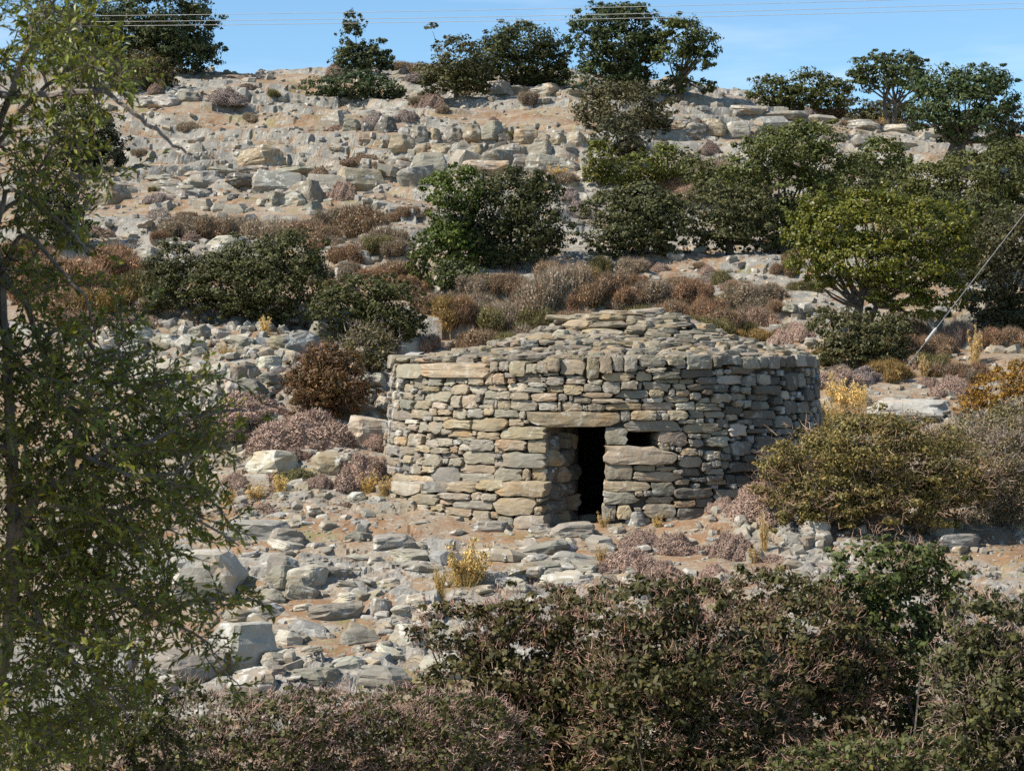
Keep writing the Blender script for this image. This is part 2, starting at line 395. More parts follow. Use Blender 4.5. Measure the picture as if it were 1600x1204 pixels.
# ----------------------------------------------------------------- stone shapes
def hull_proto(seed, extra=0):
    """angular block: irregular polygon in plan, tilted broken top, undercut foot"""
    r = np.random.default_rng(seed)
    n = int(r.integers(4, 7))
    an = np.sort((np.arange(n) + r.uniform(-0.33, 0.33, n)) * 2 * np.pi / n) + r.uniform(0, 6)
    rad = r.uniform(0.78, 1.05, n)
    P = []
    tilt = r.uniform(-0.35, 0.35, 2); top = r.uniform(0.62, 0.95); sh = r.uniform(-0.15, 0.15, 2)
    for z, f in ((-1.0, r.uniform(0.7, 0.95)), (r.uniform(-0.3, 0.3), 1.0), (1.0, top)):
        for a_, q in zip(an, rad):
            a2 = a_ + r.uniform(-0.12, 0.12); q2 = q * f * r.uniform(0.9, 1.08)
            x = math.cos(a2) * q2; y = math.sin(a2) * q2
            if z == 1.0: x += sh[0]; y += sh[1]
            P.append((x, y, z + r.uniform(-0.12, 0.12) + (tilt[0] * x + tilt[1] * y if z > 0.5 else 0)))
    bm = bmesh.new()
    for q in P: bm.verts.new(q)
    res = bmesh.ops.convex_hull(bm, input=bm.verts)
    loose = [v for v in bm.verts if not v.link_faces]
    if loose: bmesh.ops.delete(bm, geom=loose, context='VERTS')
    if extra:
        bmesh.ops.dissolve_limit(bm, angle_limit=0.12, verts=bm.verts[:], edges=bm.edges[:])
        bmesh.ops.bevel(bm, geom=list(bm.edges), offset=0.09, segments=1, profile=0.5, affect='EDGES', clamp_overlap=True)
        bmesh.ops.triangulate(bm, faces=bm.faces[:])
        bmesh.ops.subdivide_edges(bm, edges=[e for e in bm.edges if e.calc_length() > 0.35], cuts=1, use_grid_fill=False)
        bmesh.ops.triangulate(bm, faces=bm.faces[:])
        bmesh.ops.subdivide_edges(bm, edges=[e for e in bm.edges if e.calc_length() > 0.35], cuts=1, use_grid_fill=False)
        o3 = Vector(r.uniform(-50, 50, 3))
        for v in bm.verts:
            q = v.co.copy()
            v.co += 0.10 * mnoise.noise_vector(q * 1.6 + o3) + 0.055 * mnoise.noise_vector(q * 4.0 + o3)
            v.co.x *= 1 - 0.06 * q.z
    bmesh.ops.triangulate(bm, faces=bm.faces[:])
    bm.verts.ensure_lookup_table(); bm.verts.index_update()
    V = np.array([v.co[:] for v in bm.verts]); T = np.array([[v.index for v in f.verts] for f in bm.faces])
    bm.free()
    V = V - 0.5 * (V.max(0) + V.min(0))
    return V / np.abs(V).max(0), T
PROTO = [hull_proto(100 + i) for i in range(14)]
PROTO_BIG = [hull_proto(300 + i, 1) for i in range(14)]
PROTO_ME = [new_mesh('rock', v, None, t, M_ROCK) for v, t in PROTO]
PROTO_BIG_ME = [new_mesh('boulder', v, None, t, M_ROCK) for v, t in PROTO_BIG]
PROTO_WALL_ME = [new_mesh('stone', v, None, t, M_WALL) for v, t in PROTO_BIG]

TONE = {'g': (0.305, 0.28, 0.225), 't': (0.37, 0.30, 0.195), 'b': (0.25, 0.245, 0.225), 'y': (0.40, 0.32, 0.19), 'p': (0.345, 0.275, 0.21),
        'w': (0.46, 0.43, 0.36), 'd': (0.17, 0.155, 0.13), 'o': (0.37, 0.275, 0.175)}
TONE_WORD = {'g': 'grey', 't': 'tan', 'b': 'bluish grey', 'y': 'yellowish', 'p': 'pinkish', 'w': 'whitish', 'd': 'dark grey', 'o': 'orange-brown'}
def tone(c, r=rng):
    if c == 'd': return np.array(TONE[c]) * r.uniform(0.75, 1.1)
    b = np.array(TONE[c]) * 0.6 + 0.4 * np.array((0.30, 0.268, 0.21)) * (sum(TONE[c]) / 0.78); return b * r.uniform(0.85, 1.15) * np.array([1 + r.uniform(-0.04, 0.04), 1, 1 + r.uniform(-0.07, 0.07)])

# ----------------------------------------------------------------- the hut
HR0, HRS = 3.085, 0.075
def hut_r(z): return HR0 - HRS * z
HZ0, HZTOP = -0.15, 2.22
hut = empty('stone_hut', (HUT[0], HUT[1], 0.1))
tag(hut, "round dry-stone shepherd's hut with low corbelled roof, square doorway and small window", 'stone hut')
HO = np.array([HUT[0], HUT[1], 0.1])
def to_uv(px, py, dr=0.0):
    """photo pixel -> (u = angle * 3, v = height) on the hut's wall; u = 0 faces the camera"""
    d = ray(px, py)
    Y = 23.6
    z = CAMZ + d[2] * Y
    for _ in range(6):
        r = hut_r(z) + dr
        a = d[0] ** 2 + 1; bq = -2 * (d[0] * HUT[0] + HUT[1]); c = HUT[0] ** 2 + HUT[1] ** 2 - r * r
        disc = bq * bq - 4 * a * c
        Y = (-bq - math.sqrt(max(disc, 0))) / (2 * a); z = CAMZ + d[2] * Y
    x = d[0] * Y
    th = math.atan2(x - HUT[0], HUT[1] - Y)
    return th * 3.0, z
def from_uv(u, v, dr):
    th = u / 3.0; r = hut_r(v) + dr
    return np.stack([HUT[0] + np.sin(th) * r, HUT[1] - np.cos(th) * r, v], -1)

WALL_BOXES = '''
646 590 662 608 g|671 590 691 603 b|694 588 711 603 g|713 586 727 600 g|733 589 757 602 g|758 583 771 602 t|662 603 686 612 t|687 603 703 611 b
705 599 732 616 t|733 602 759 615 w|755 610 777 624 g|628 600 645 613 g|628 613 646 624 g|647 616 661 626 g|662 611 704 630 g|704 617 720 637 g
722 616 744 639 t|743 615 751 628 t|751 624 772 633 b|750 632 771 639 g|626 624 647 638 b|650 625 672 640 p|673 626 694 638 w|697 634 707 642 t
642 640 669 654 g|669 637 682 650 g|682 640 701 648 t|704 638 728 654 g|730 638 757 653 b|757 637 773 648 y|612 638 642 656 g|661 650 676 657 g
677 651 701 657 t|609 658 631 672 g|631 655 651 662 w|635 663 651 672 p|651 660 668 675 g|667 657 692 677 b|695 655 736 670 t|736 652 795 673 t
688 670 709 678 g|702 671 736 684 y|745 675 782 687 y|711 682 742 689 g|636 677 657 698 g|617 682 636 695 y|665 686 685 700 g|685 685 709 697 w
708 686 720 695 g|721 687 734 694 p|734 685 773 705 g|596 690 610 710 g|609 695 623 711 b|623 695 648 711 g|652 695 674 706 y|674 699 702 709 g
702 696 715 707 t|716 693 731 705 w|723 704 773 725 g|686 707 711 716 b|663 709 689 729 g|701 715 722 728 g|597 711 621 726 g|621 715 632 724 g
632 711 644 723 t|645 707 656 722 b|650 713 660 726 g|625 723 639 737 b|637 724 657 741 g|596 727 608 743 t|606 728 619 742 b|660 728 686 738 t
674 729 717 751 b|718 725 772 740 o|721 739 772 753 g|593 743 612 756 g|612 740 643 753 t|641 743 677 753 t
790 583 805 590 g|806 582 846 597 d|771 584 789 600 t|794 590 805 600 b|845 590 854 597 t|853 588 880 602 g|849 582 872 587 p|885 586 912 592 b
885 592 914 600 t|919 593 941 603 t|943 582 988 595 y|762 601 790 611 t|792 598 824 612 w|825 598 857 605 g|815 604 852 613 b|853 603 880 613 t
880 601 911 617 t|913 599 940 612 g|941 596 971 616 g|776 611 799 624 g|798 613 828 625 t|829 613 871 627 t|871 615 886 627 g|889 617 895 627 t
894 619 924 630 b|907 613 956 622 t|924 623 975 629 t|772 624 777 638 t|776 624 798 641 t|798 624 840 642 g|840 628 872 642 w|872 628 877 642 t
876 627 909 643 t|910 633 919 641 t|919 630 945 642 p|947 630 1001 640 y|771 639 812 653 g|812 641 822 655 t|794 653 818 666 t
779 666 853 687 t|775 686 823 704 t|824 685 853 709 t|784 706 854 731 b|773 729 816 752 g|818 731 829 750 t|828 731 855 750 t|771 697 788 708 t|772 709 784 716 p|772 716 787 731 g
946 667 981 695 g|945 724 988 749 p|944 750 1017 768 o|941 767 997 788 g|940 787 963 815 g|963 788 985 812 t|1030 674 1075 700 p|1030 689 1048 707 t|1048 693 1056 704 b
993 570 1010 577 g|1011 572 1022 576 p|1010 575 1038 582 w|1055 571 1070 575 g|1051 576 1065 581 g|994 581 1018 595 t|1021 581 1063 592 g|1064 576 1118 591 d
982 581 996 585 g|1026 592 1062 599 g|1063 592 1085 600 t|1088 588 1120 602 d|969 595 997 609 p|997 597 1003 608 y|1005 596 1045 611 g|1054 599 1072 609 t
1075 600 1118 610 d|963 608 1015 623 b|1013 607 1037 620 t|1046 607 1055 619 t|1056 609 1077 620 t|1078 613 1096 624 w|1096 606 1114 616 d|1004 621 1037 629 w
1039 619 1077 629 t|976 623 998 629 p|1003 628 1053 641 p|1056 627 1087 640 w|1093 621 1110 630 g|1088 630 1120 634 d|1089 635 1126 641 g|970 641 986 659 b
986 641 1025 656 y|1025 645 1033 656 t|1034 645 1045 657 t|1044 641 1072 657 t|1028 641 1044 645 g|1079 640 1101 655 g|1103 643 1132 653 g|1058 655 1087 662 g
1068 661 1125 676 t|1087 654 1100 661 b|1113 614 1143 629 g|1113 600 1140 612 d|1075 678 1093 684 t|1110 672 1134 680 g|1096 677 1112 684 g
1077 685 1098 698 b|1103 682 1137 697 w|1064 700 1088 712 t|1058 711 1069 718 g|1060 711 1096 730 g|1090 703 1098 713 g|1102 704 1124 718 w|1096 722 1110 737 d
1110 717 1125 730 g|990 726 1024 736 t|1024 724 1040 729 t|1026 729 1056 736 t|990 736 1070 753 t|1050 733 1066 741 p|1065 731 1096 743 d|1103 731 1131 742 w
1018 753 1055 775 b|1055 748 1078 757 t|991 766 1005 775 t|1005 766 1018 774 t|1080 746 1104 752 d|1104 743 1128 751 b|1107 750 1135 757 g|1010 776 1053 787 p
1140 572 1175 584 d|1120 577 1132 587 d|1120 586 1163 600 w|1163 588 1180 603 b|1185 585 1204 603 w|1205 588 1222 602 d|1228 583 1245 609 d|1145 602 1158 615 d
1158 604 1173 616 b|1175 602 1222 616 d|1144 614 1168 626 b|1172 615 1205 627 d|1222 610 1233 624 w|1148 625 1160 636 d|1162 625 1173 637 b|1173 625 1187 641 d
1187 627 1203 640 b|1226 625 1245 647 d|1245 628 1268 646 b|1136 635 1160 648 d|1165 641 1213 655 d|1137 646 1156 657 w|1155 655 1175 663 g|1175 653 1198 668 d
1213 650 1236 668 b|1139 662 1166 681 w|1165 670 1210 676 d|1215 669 1240 680 b|1250 660 1265 675 d'''  # stones on the right toned darker, painting in the wall's shaded side
CAP_BOXES = '''
621 568 662 591 g|661 567 768 590 t|768 565 780 581 g|780 564 796 580 g|796 563 823 588 t|822 568 841 584 g|840 563 858 583 g|857 559 876 581 t|875 561 914 586 g
916 559 937 592 t|936 555 957 584 t|956 553 975 580 g|974 555 995 581 g|996 555 1041 573 g|1041 553 1070 572 t|1070 553 1112 577 g
1112 556 1124 574 d|1122 555 1158 570 g|1158 557 1185 577 g|1184 557 1198 575 b|1196 555 1215 576 g|1215 557 1226 573 d|1226 555 1240 575 d|1240 553 1256 573 w|1256 555 1270 574 b'''
PLINTH_BOXES = '''
612 754 655 773 w|661 752 698 769 b|699 754 737 768 y|743 750 790 766 t|776 751 856 776 t|643 771 683 788 g|684 770 733 781 g|735 770 750 783 t|752 771 778 782 g|612 778 636 795 t
706 781 768 795 g|684 781 705 788 p|641 787 669 799 w|670 787 692 798 t|608 795 655 813 d|659 799 693 815 g|693 794 737 806 o|693 805 733 820 t|769 776 838 806 t|737 798 768 818 g
800 803 850 826 p|763 799 777 810 t|776 806 802 824 g|637 776 646 790 g'''
def boxes(txt, dr=0.0):
    out = []
    for it in txt.replace('\n', '|').split('|'):
        it = it.split()
        if len(it) < 5: continue
        x0, y0, x1, y1 = map(float, it[:4])
        ym = (y0 + y1) / 2; xm = (x0 + x1) / 2
        u0, _ = to_uv(x0, ym, dr); u1, _ = to_uv(x1, ym, dr); _, v0 = to_uv(xm, y1, dr); _, v1 = to_uv(xm, y0, dr)
        out.append([(u0 + u1) / 2, (v0 + v1) / 2, max((u1 - u0) / 2, 0.02), max((v1 - v0) / 2, 0.015), it[4]])
    return out

def fill_random(st, u0, u1, v0, v1, classes, r, tones='ggtbdgwt'):
    """adds stones of falling size wherever the listed ones leave room"""
    for a, b, ntry in classes:
        cu = r.uniform(u0, u1, ntry); cv = r.uniform(v0, v1, ntry)
        A = a * r.uniform(0.7, 1.35, ntry); B = b * r.uniform(0.75, 1.3, ntry)
        arr = np.array([s[:4] for s in st]) if st else np.zeros((0, 4))
        arr = list(arr)
        su = np.array([s[0] for s in arr]); sv_ = np.array([s[1] for s in arr]); sa = np.array([s[2] for s in arr]); sb = np.array([s[3] for s in arr]); sf = np.array([1.03 if s[4] == '#' else 0.86 for s in st])
        for k in range(ntry):
            if len(su) and (((np.abs(su - cu[k])) < sf * (sa + A[k])) & ((np.abs(sv_ - cv[k])) < sf * (sb + B[k]))).any(): continue
            t = tones[r.integers(len(tones))]
            if 0.9 < cu[k] < 5.0 and r.uniform() < 0.6: t = 'd'  # more dark stones to the right, shade put into their colour
            st.append([cu[k], cv[k], A[k], B[k], t])
            su = np.append(su, cu[k]); sv_ = np.append(sv_, cv[k]); sa = np.append(sa, A[k]); sb = np.append(sb, B[k]); sf = np.append(sf, 0.86)
    return st

NA = 16
def outlines(st, r, cap=1.26, gap=0.0038):
    """each stone grows outward until it meets a neighbour: outline points in (du, dv)"""
    U = np.array([s[0] for s in st]); Vv = np.array([s[1] for s in st]); A = np.array([s[2] for s in st]); B = np.array([s[3] for s in st])
    ph = np.linspace(0, 2 * np.pi, NA, endpoint=False)
    ts = np.linspace(0.3, cap, 40)
    outs = []
    for i in range(len(st)):
        if st[i][4] == '#': outs.append(None); continue
        p = ph + r.uniform(-0.12, 0.12, NA)
        c = np.cos(p); s = np.sin(p)
        k = (np.abs(c) ** 9 + np.abs(s) ** 9) ** (-1 / 9)                 # squarish reach
        dx = c * k * A[i]; dy = s * k * B[i]
        nb = np.where((np.abs(U - U[i]) < cap * (A + A[i]) + 0.02) & (np.abs(Vv - Vv[i]) < cap * (B + B[i]) + 0.02))[0]
        nb = nb[nb != i]
        lim = np.where(r.uniform(size=NA) < 0.25, r.uniform(0.86, 1.0, NA), r.uniform(1.0, cap, NA))
        if len(nb):
            X = U[i] + dx[:, None] * ts; Y = Vv[i] + dy[:, None] * ts
            mm = ((np.abs(X[..., None] - U[nb]) / A[nb]) ** 7 + (np.abs(Y[..., None] - Vv[nb]) / B[nb]) ** 7) ** (1 / 7)
            hit = mm.min(-1) < ts[None, :]
            first = np.where(hit.any(1), ts[np.argmax(hit, 1)], cap)
            lim = np.minimum(lim, first)
        L = np.hypot(dx, dy)
        lim = np.maximum(lim - gap / np.maximum(L, 0.01) * r.uniform(0.6, 1.6, NA), 0.25)
        outs.append((dx * lim, dy * lim))
    return outs

def wall_stone(s, out, dr, depth, r, proud=0.05, rough=0.007):
    """one stone as vertices on the curved wall: back ring, shoulder ring, two face rings, face centre"""
    du, dv = out
    lift = r.uniform(-0.028, proud * 0.75); tu = r.uniform(-0.09, 0.09); tv = r.uniform(-0.16, 0.10)
    size = min(s[2], s[3])
    rings = [(0.95, -depth), (1.0, -min(0.035, size * 0.5) + lift), (0.955, -0.004 + lift), (0.62, 0.004 + lift)]
    V = []
    for f, d in rings:
        jit = r.normal(0, rough * 0.5, (2, NA)); jd = r.normal(0, rough * (0.75 if f > 0.9 else 0.35), NA) if f < 1 and d > -depth else np.zeros(NA)
        uu = s[0] + du * f + jit[0]; vv = s[1] + dv * f + jit[1]
        dd = d + jd + (du * f * tu + dv * f * tv if d > -depth else 0)
        V.append(from_uv(uu, vv, dr + dd))
    V.append(from_uv(np.array([s[0]]), np.array([s[1]]), dr + lift + 0.005 + r.normal(0, rough * 0.3)))
    V = np.concatenate(V)
    Q = []; T = []
    for k in range(3):
        for j in range(NA):
            j2 = (j + 1) % NA
            Q.append((k * NA + j, k * NA + j2, (k + 1) * NA + j2, (k + 1) * NA + j))
    for j in range(NA): T.append((3 * NA + j, 3 * NA + (j + 1) % NA, 4 * NA))
    return V, Q, T

def hut_part(name, V, Q, T, color, mat=M_WALL):
    c = V.mean(0)
    o = obj(name, new_mesh(name, V - c, Q, T, mat), hut, c - HO, np.asarray(color) * np.array([0.80, 0.768, 0.715]))
    return o

def build_hut():
    r = np.random.default_rng(5)
    st = boxes(WALL_BOXES)
    n_hand = len(st)
    def special(x0, y0, x1, y1, t):
        return boxes('%d %d %d %d %s' % (x0, y0, x1, y1, t))[0]
    lintel = special(820, 642, 973, 667, 't'); wlintel = special(975, 657, 1063, 674, 'g'); sill = special(944, 695, 1057, 727, 't')
    st += [lintel, wlintel, sill]
    # openings keep stones out
    door = special(856, 667, 942, 830, '#'); win = special(984, 674, 1029, 701, '#')
    st += [door, win]
    caps = boxes(CAP_BOXES)
    # the plinth hides part of the wall foot; the rest of the ring is random rubble
    blockers = [[c[0], c[1], c[2], c[3], '#'] for c in caps]
    st += blockers
    V_TOP = 2.08
    fill_random(st, -4.9, 4.9, HZ0, V_TOP, [(0.20, 0.08, 500), (0.15, 0.07, 900), (0.11, 0.055, 1600), (0.075, 0.042, 2600), (0.045, 0.028, 3500)], r)
    outs = outlines(st, r)
    items = []
    for i, (s, o_) in enumerate(zip(st, outs)):
        if o_ is None: continue
        dep = 0.20
        name = 'stone'
        if s is lintel: name, dep = 'lintel', 0.42
        elif s is wlintel: name, dep = 'window_lintel', 0.35
        elif s is sill: name, dep = 'window_sill', 0.35
        near_door = abs(abs(s[0] - door[0]) - door[2] - s[2]) < 0.05 and s[1] < door[1] + door[3] + 0.02
        near_win = abs(abs(s[0] - win[0]) - win[2] - s[2]) < 0.05 and abs(s[1] - win[1]) < win[3] + s[3]
        if near_door or near_win: dep = 0.45
        V, Q, T = wall_stone(s, o_, 0.0, dep, r, proud=0.05 if name == 'stone' else 0.06)
        px, py, z = project(V.mean(0)); th = s[0] / 3.0
        area = s[2] * s[3] * max(math.cos(th + 0.05), 0)
        if 612 < px < 850 and s[1] < 0.42: area = 0
        items.append((area, name, V, Q, T, s))
    items.sort(key=lambda a: -a[0])
    rest = Acc(); cnt = 0
    for area, name, V, Q, T, s in items:
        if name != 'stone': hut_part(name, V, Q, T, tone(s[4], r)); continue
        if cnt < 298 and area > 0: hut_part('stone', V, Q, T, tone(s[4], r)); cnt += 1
        else: rest.add(V, Q, T)
    # rear of the ring, out of sight from here
    back = fill_random([], 4.9, 2 * math.pi * 3 - 4.9, HZ0, V_TOP + 0.1, [(0.24, 0.10, 500), (0.16, 0.075, 900), (0.10, 0.055, 1200), (0.06, 0.04, 1500)], r)
    for s, o_ in zip(back, outlines(back, r)):
        rest.add(*wall_stone(s, o_, 0.0, 0.2, r))
    o = obj('chinking_stones', rest.mesh('chinking_stones', M_RUBBLE, HO), hut, (0, 0, 0), (0.72, 0.72, 0.72)); o['kind'] = 'stuff'
    # capstones round the rim, laid a little proud
    full = caps[:]
    u = caps[-1][0] + caps[-1][2]
    while u < 2 * math.pi * 3 + caps[0][0] - caps[0][2] - 0.3:
        a = r.uniform(0.13, 0.26); full.append([u + a, 2.17, a, 0.09, 'g']); u += 2 * a
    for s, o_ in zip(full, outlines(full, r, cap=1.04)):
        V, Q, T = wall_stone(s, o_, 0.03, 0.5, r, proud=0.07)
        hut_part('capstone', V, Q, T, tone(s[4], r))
    # plinth against the wall left of the door
    pl = boxes(PLINTH_BOXES, 0.27)
    hand = len(pl)
    pu0 = min(s[0] - s[2] for s in pl); pu1 = max(s[0] + s[2] for s in pl)
    pl_t = boxes('850 740 990 830 #', 0.27)[0]; pl.append(pl_t)
    fill_random(pl, pu0, pu1 - 0.05, -0.1, 0.52, [(0.12, 0.05, 300), (0.07, 0.04, 500), (0.04, 0.025, 700)], r, 'gtt')
    for s, o_ in zip(pl, outlines(pl, r)):
        if o_ is None: continue
        V, Q, T = wall_stone(s, o_, 0.27, 0.40, r, proud=0.04)
        hut_part('plinth_stone', V, Q, T, tone(s[4], r))
    # second row of stones along the left side of the passage, swinging towards the right inside
    uL = door[0] - door[2]
    for lay in range(6):
        z = 0.18 + 0.20 * lay
        for j, (dep, du) in enumerate(((0.22, -0.04), (0.50, 0.0), (0.80, 0.05))):
            c = from_uv(np.array(uL - 0.02 + du), np.array(z + r.uniform(-0.01, 0.01)), -dep)
            th = uL / 3.0
            o = obj('jamb_stone', PROTO_WALL_ME[r.integers(len(PROTO_WALL_ME))], hut, c - HO, tone('dod'[r.integers(3)], r) * 0.8)  # tones darkened to paint the passage's shade into the stones
            o.scale = (0.17, 0.20, 0.115); o.rotation_euler = (r.uniform(-.06, .06), r.uniform(-.06, .06), th - 0.35)
    # core of the wall: ring with the two openings, its inner face, and the shell under the roof slabs
    dth0, dth1 = (door[0] - door[2] - 0.03) / 3, (door[0] + door[2] + 0.03) / 3
    wth0, wth1 = (win[0] - win[2] - 0.02) / 3, (win[0] + win[2] + 0.02) / 3
    dz1 = door[1] + door[3] + 0.02; wz0, wz1 = win[1] - win[3] - 0.02, win[1] + win[3] + 0.02
    ths = sorted(list(np.linspace(-math.pi, math.pi, 61)[:-1]) + [dth0, dth1, wth0, wth1])
    ths = [t for i, t in enumerate(ths) if not any(abs(t - q) < 0.012 and t not in (dth0, dth1, wth0, wth1) for q in (dth0, dth1, wth0, wth1))]
    zs = sorted([-0.4, 0.3, dz1, wz0, wz1, 1.8, 2.12])
    nt, nz = len(ths), len(zs)
    def P(i, j, inner):
        t, z = ths[i % nt], zs[j]
        rr = 2.05 if inner else hut_r(z) - 0.12
        if inner: t = t + 0.10 * math.exp(-((t - 0.5 * (dth0 + dth1)) / 0.25) ** 2)
        return (HUT[0] + math.sin(t) * rr, HUT[1] - math.cos(t) * rr, z)
    def is_open(i, j):
        t = 0.5 * (ths[i] + (ths[(i + 1) % nt] if i + 1 < nt else math.pi)); z = 0.5 * (zs[j] + zs[j + 1])
        return (dth0 < t < dth1 and z < dz1) or (wth0 < t < wth1 and wz0 < z < wz1)
    V = [P(i, j, k) for k in (0, 1) for j in range(nz) for i in range(nt)]
    idx = lambda i, j, k: k * nz * nt + j * nt + i % nt
    Q = []
    for j in range(nz - 1):
        for i in range(nt):
            if is_open(i, j):
                if not is_open((i - 1) % nt, j): Q.append((idx(i, j, 0), idx(i, j, 1), idx(i, j + 1, 1), idx(i, j + 1, 0)))
                if not is_open((i + 1) % nt, j): Q.append((idx(i + 1, j, 0), idx(i + 1, j + 1, 0), idx(i + 1, j + 1, 1), idx(i + 1, j, 1)))
                if j + 1 < nz - 1 and not is_open(i, j + 1): Q.append((idx(i, j + 1, 0), idx(i, j + 1, 1), idx(i + 1, j + 1, 1), idx(i + 1, j + 1, 0)))
                if j > 0 and not is_open(i, j - 1): Q.append((idx(i, j, 0), idx(i + 1, j, 0), idx(i + 1, j, 1), idx(i, j, 1)))
                continue
            Q.append((idx(i, j, 0), idx(i + 1, j, 0), idx(i + 1, j + 1, 0), idx(i, j + 1, 0)))
            Q.append((idx(i, j, 1), idx(i, j + 1, 1), idx(i + 1, j + 1, 1), idx(i + 1, j, 1)))
    for i in range(nt): Q.append((idx(i, nz - 1, 0), idx(i + 1, nz - 1, 0), idx(i + 1, nz - 1, 1), idx(i, nz - 1, 1)))
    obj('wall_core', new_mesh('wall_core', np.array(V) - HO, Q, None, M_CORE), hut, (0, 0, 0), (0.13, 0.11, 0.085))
    # roof
    RO = np.array([HUT[0] + 0.32, HUT[1]])
    prof_r = [0, 0.35, 0.66, 1.0, 1.37, 2.0, 2.75, 3.3]; prof_z = [2.92, 2.90, 2.79, 2.64, 2.50, 2.35, 2.22, 2.16]
    rz = lambda x, y: np.interp(np.hypot(x - RO[0], y - RO[1]), prof_r, prof_z)
    A = []; rr = np.array([0.01, 0.4, 0.8, 1.2, 1.6, 2.0, 2.4, 2.7])
    aa = np.linspace(0, 2 * np.pi, 40, endpoint=False)
    X = HUT[0] + rr[:, None] * np.cos(aa); Y = HUT[1] + rr[:, None] * np.sin(aa)
    Z = rz(X, Y) - 0.10
    Vr = np.stack([X.ravel(), Y.ravel(), Z.ravel()], 1); Q = []
    for k in range(len(rr) - 1):
        for j in range(40): Q.append((k * 40 + j, (k + 1) * 40 + j, (k + 1) * 40 + (j + 1) % 40, k * 40 + (j + 1) % 40))
    obj('roof_core', new_mesh('roof_core', Vr - HO, Q, None, M_CORE), hut, (0, 0, 0), (0.2, 0.18, 0.15))
    slabs = []
    def slab(x, y, dz, sx, sy, sz, yaw, tl, tn):
        o = obj('roof_slab', PROTO_WALL_ME[r.integers(len(PROTO_WALL_ME))], hut, (x - HO[0], y - HO[1], float(rz(x, y)) + dz - HO[2]), tone(tn, r) * np.array([0.70, 0.66, 0.60]))
        o.scale = (sx, sy, sz); o.rotation_euler = (tl[0], tl[1], yaw)
    # courses of slabs, from the rim up
    radii = [(2.75, 0.15, 0.11, 0.04), (2.58, 0.13, 0.10, 0.04), (2.42, 0.13, 0.10, 0.04), (2.26, 0.12, 0.10, 0.04), (2.10, 0.13, 0.11, 0.042), (1.94, 0.14, 0.11, 0.045), (1.78, 0.14, 0.12, 0.045), (1.60, 0.16, 0.13, 0.05), (1.42, 0.18, 0.14, 0.05), (1.22, 0.20, 0.15, 0.05), (1.02, 0.21, 0.16, 0.05), (0.82, 0.21, 0.16, 0.05), (0.6, 0.2, 0.16, 0.05)]
    for k, (R_, a, b, h) in enumerate(radii):
        cx, cy = (HUT if k < 6 else RO)
        t = r.uniform(0, 1); 
        t_end = t + 2 * math.pi
        while t < t_end - 0.5 * a / R_:
            sa = a * r.uniform(0.65, 1.4)
            R2 = R_ + r.uniform(-0.08, 0.08)
            x = cx + R2 * math.sin(t); y = cy - R2 * math.cos(t)
            if math.cos(t) > (-0.25 if k > 1 else 0.0):
                slab(x, y, r.uniform(-0.012, 0.02), sa, b * r.uniform(0.8, 1.3), h * r.uniform(0.7, 1.5), t + r.uniform(-0.35, 0.35), (r.uniform(0.0, 0.10), r.uniform(-0.07, 0.07)), 'ggdtgbgggt'[r.integers(10)])
            t += (sa * 1.75) / R_
    # the big stones on the crown
    for px, py, w, h, tn in ((953, 492, 38, 18, 't'), (1008, 490, 60, 18, 'g'), (1003, 496, 44, 14, 'b'), (882, 497, 62, 9, 't'), (905, 503, 46, 9, 't'), (955, 506, 44, 9, 'g'), (997, 510, 40, 14, 'y'), (1025, 508, 18, 16, 'b'), (1043, 506, 24, 16, 'w'), (940, 518, 62, 12, 't'), (880, 522, 34, 16, 'g'), (990, 522, 36, 14, 't'), (1060, 500, 26, 8, 'b'), (1022, 528, 42, 16, 'b'), (962, 530, 34, 16, 't')):
        Yd = HUT[1] - 0.1 - max(0, (py - 486)) * 0.028
        p = at(px, py, Yd)
        o = obj('roof_slab', PROTO_WALL_ME[r.integers(len(PROTO_WALL_ME))], hut, p - HO, tone(tn, r) * np.array([0.86, 0.83, 0.74]))
        k = Yd / F
        o.scale = (w / 2 * k, w / 2.6 * k, h / 2 * k * 0.9); o.rotation_euler = (r.uniform(0, 0.15), r.uniform(-.1, .1), r.uniform(-.3, .3))
build_hut()
print('hut', time.time() - T0)

# ----------------------------------------------------------------- plants
def rnd_dir(r, n): return norm(r.normal(size=(n, 3)))
def leaf_quads(P, N, L, W, r, fold=False):
    """rhombic leaves at P facing roughly N"""
    n = len(P)
    N = norm(N); t = norm(np.cross(N, rnd_dir(r, n))); b = np.cross(N, t)
    sz = r.uniform(0.45, 1.5, n); L = np.asarray(L) * sz; W = np.asarray(W) * sz * r.uniform(0.75, 1.25, n)
    V = np.stack([P - t * (L / 2)[:, None], P + b * (W / 2)[:, None] + t * (L * 0.06)[:, None], P + t * (L / 2)[:, None], P - b * (W / 2)[:, None] + t * (L * 0.06)[:, None]], 1).reshape(-1, 3)
    return V, np.arange(4 * n).reshape(-1, 4)
def blades(P0, P1, W, r):
    n = len(P0); d = norm(P1 - P0); s = norm(np.cross(d, rnd_dir(r, n))) * (np.asarray(W) * r.uniform(0.6, 1.4, n))[:, None] * 0.5
    V = np.stack([P0 - s, P0 + s, P1], 1).reshape(-1, 3)
    return V, np.arange(3 * n).reshape(-1, 3)
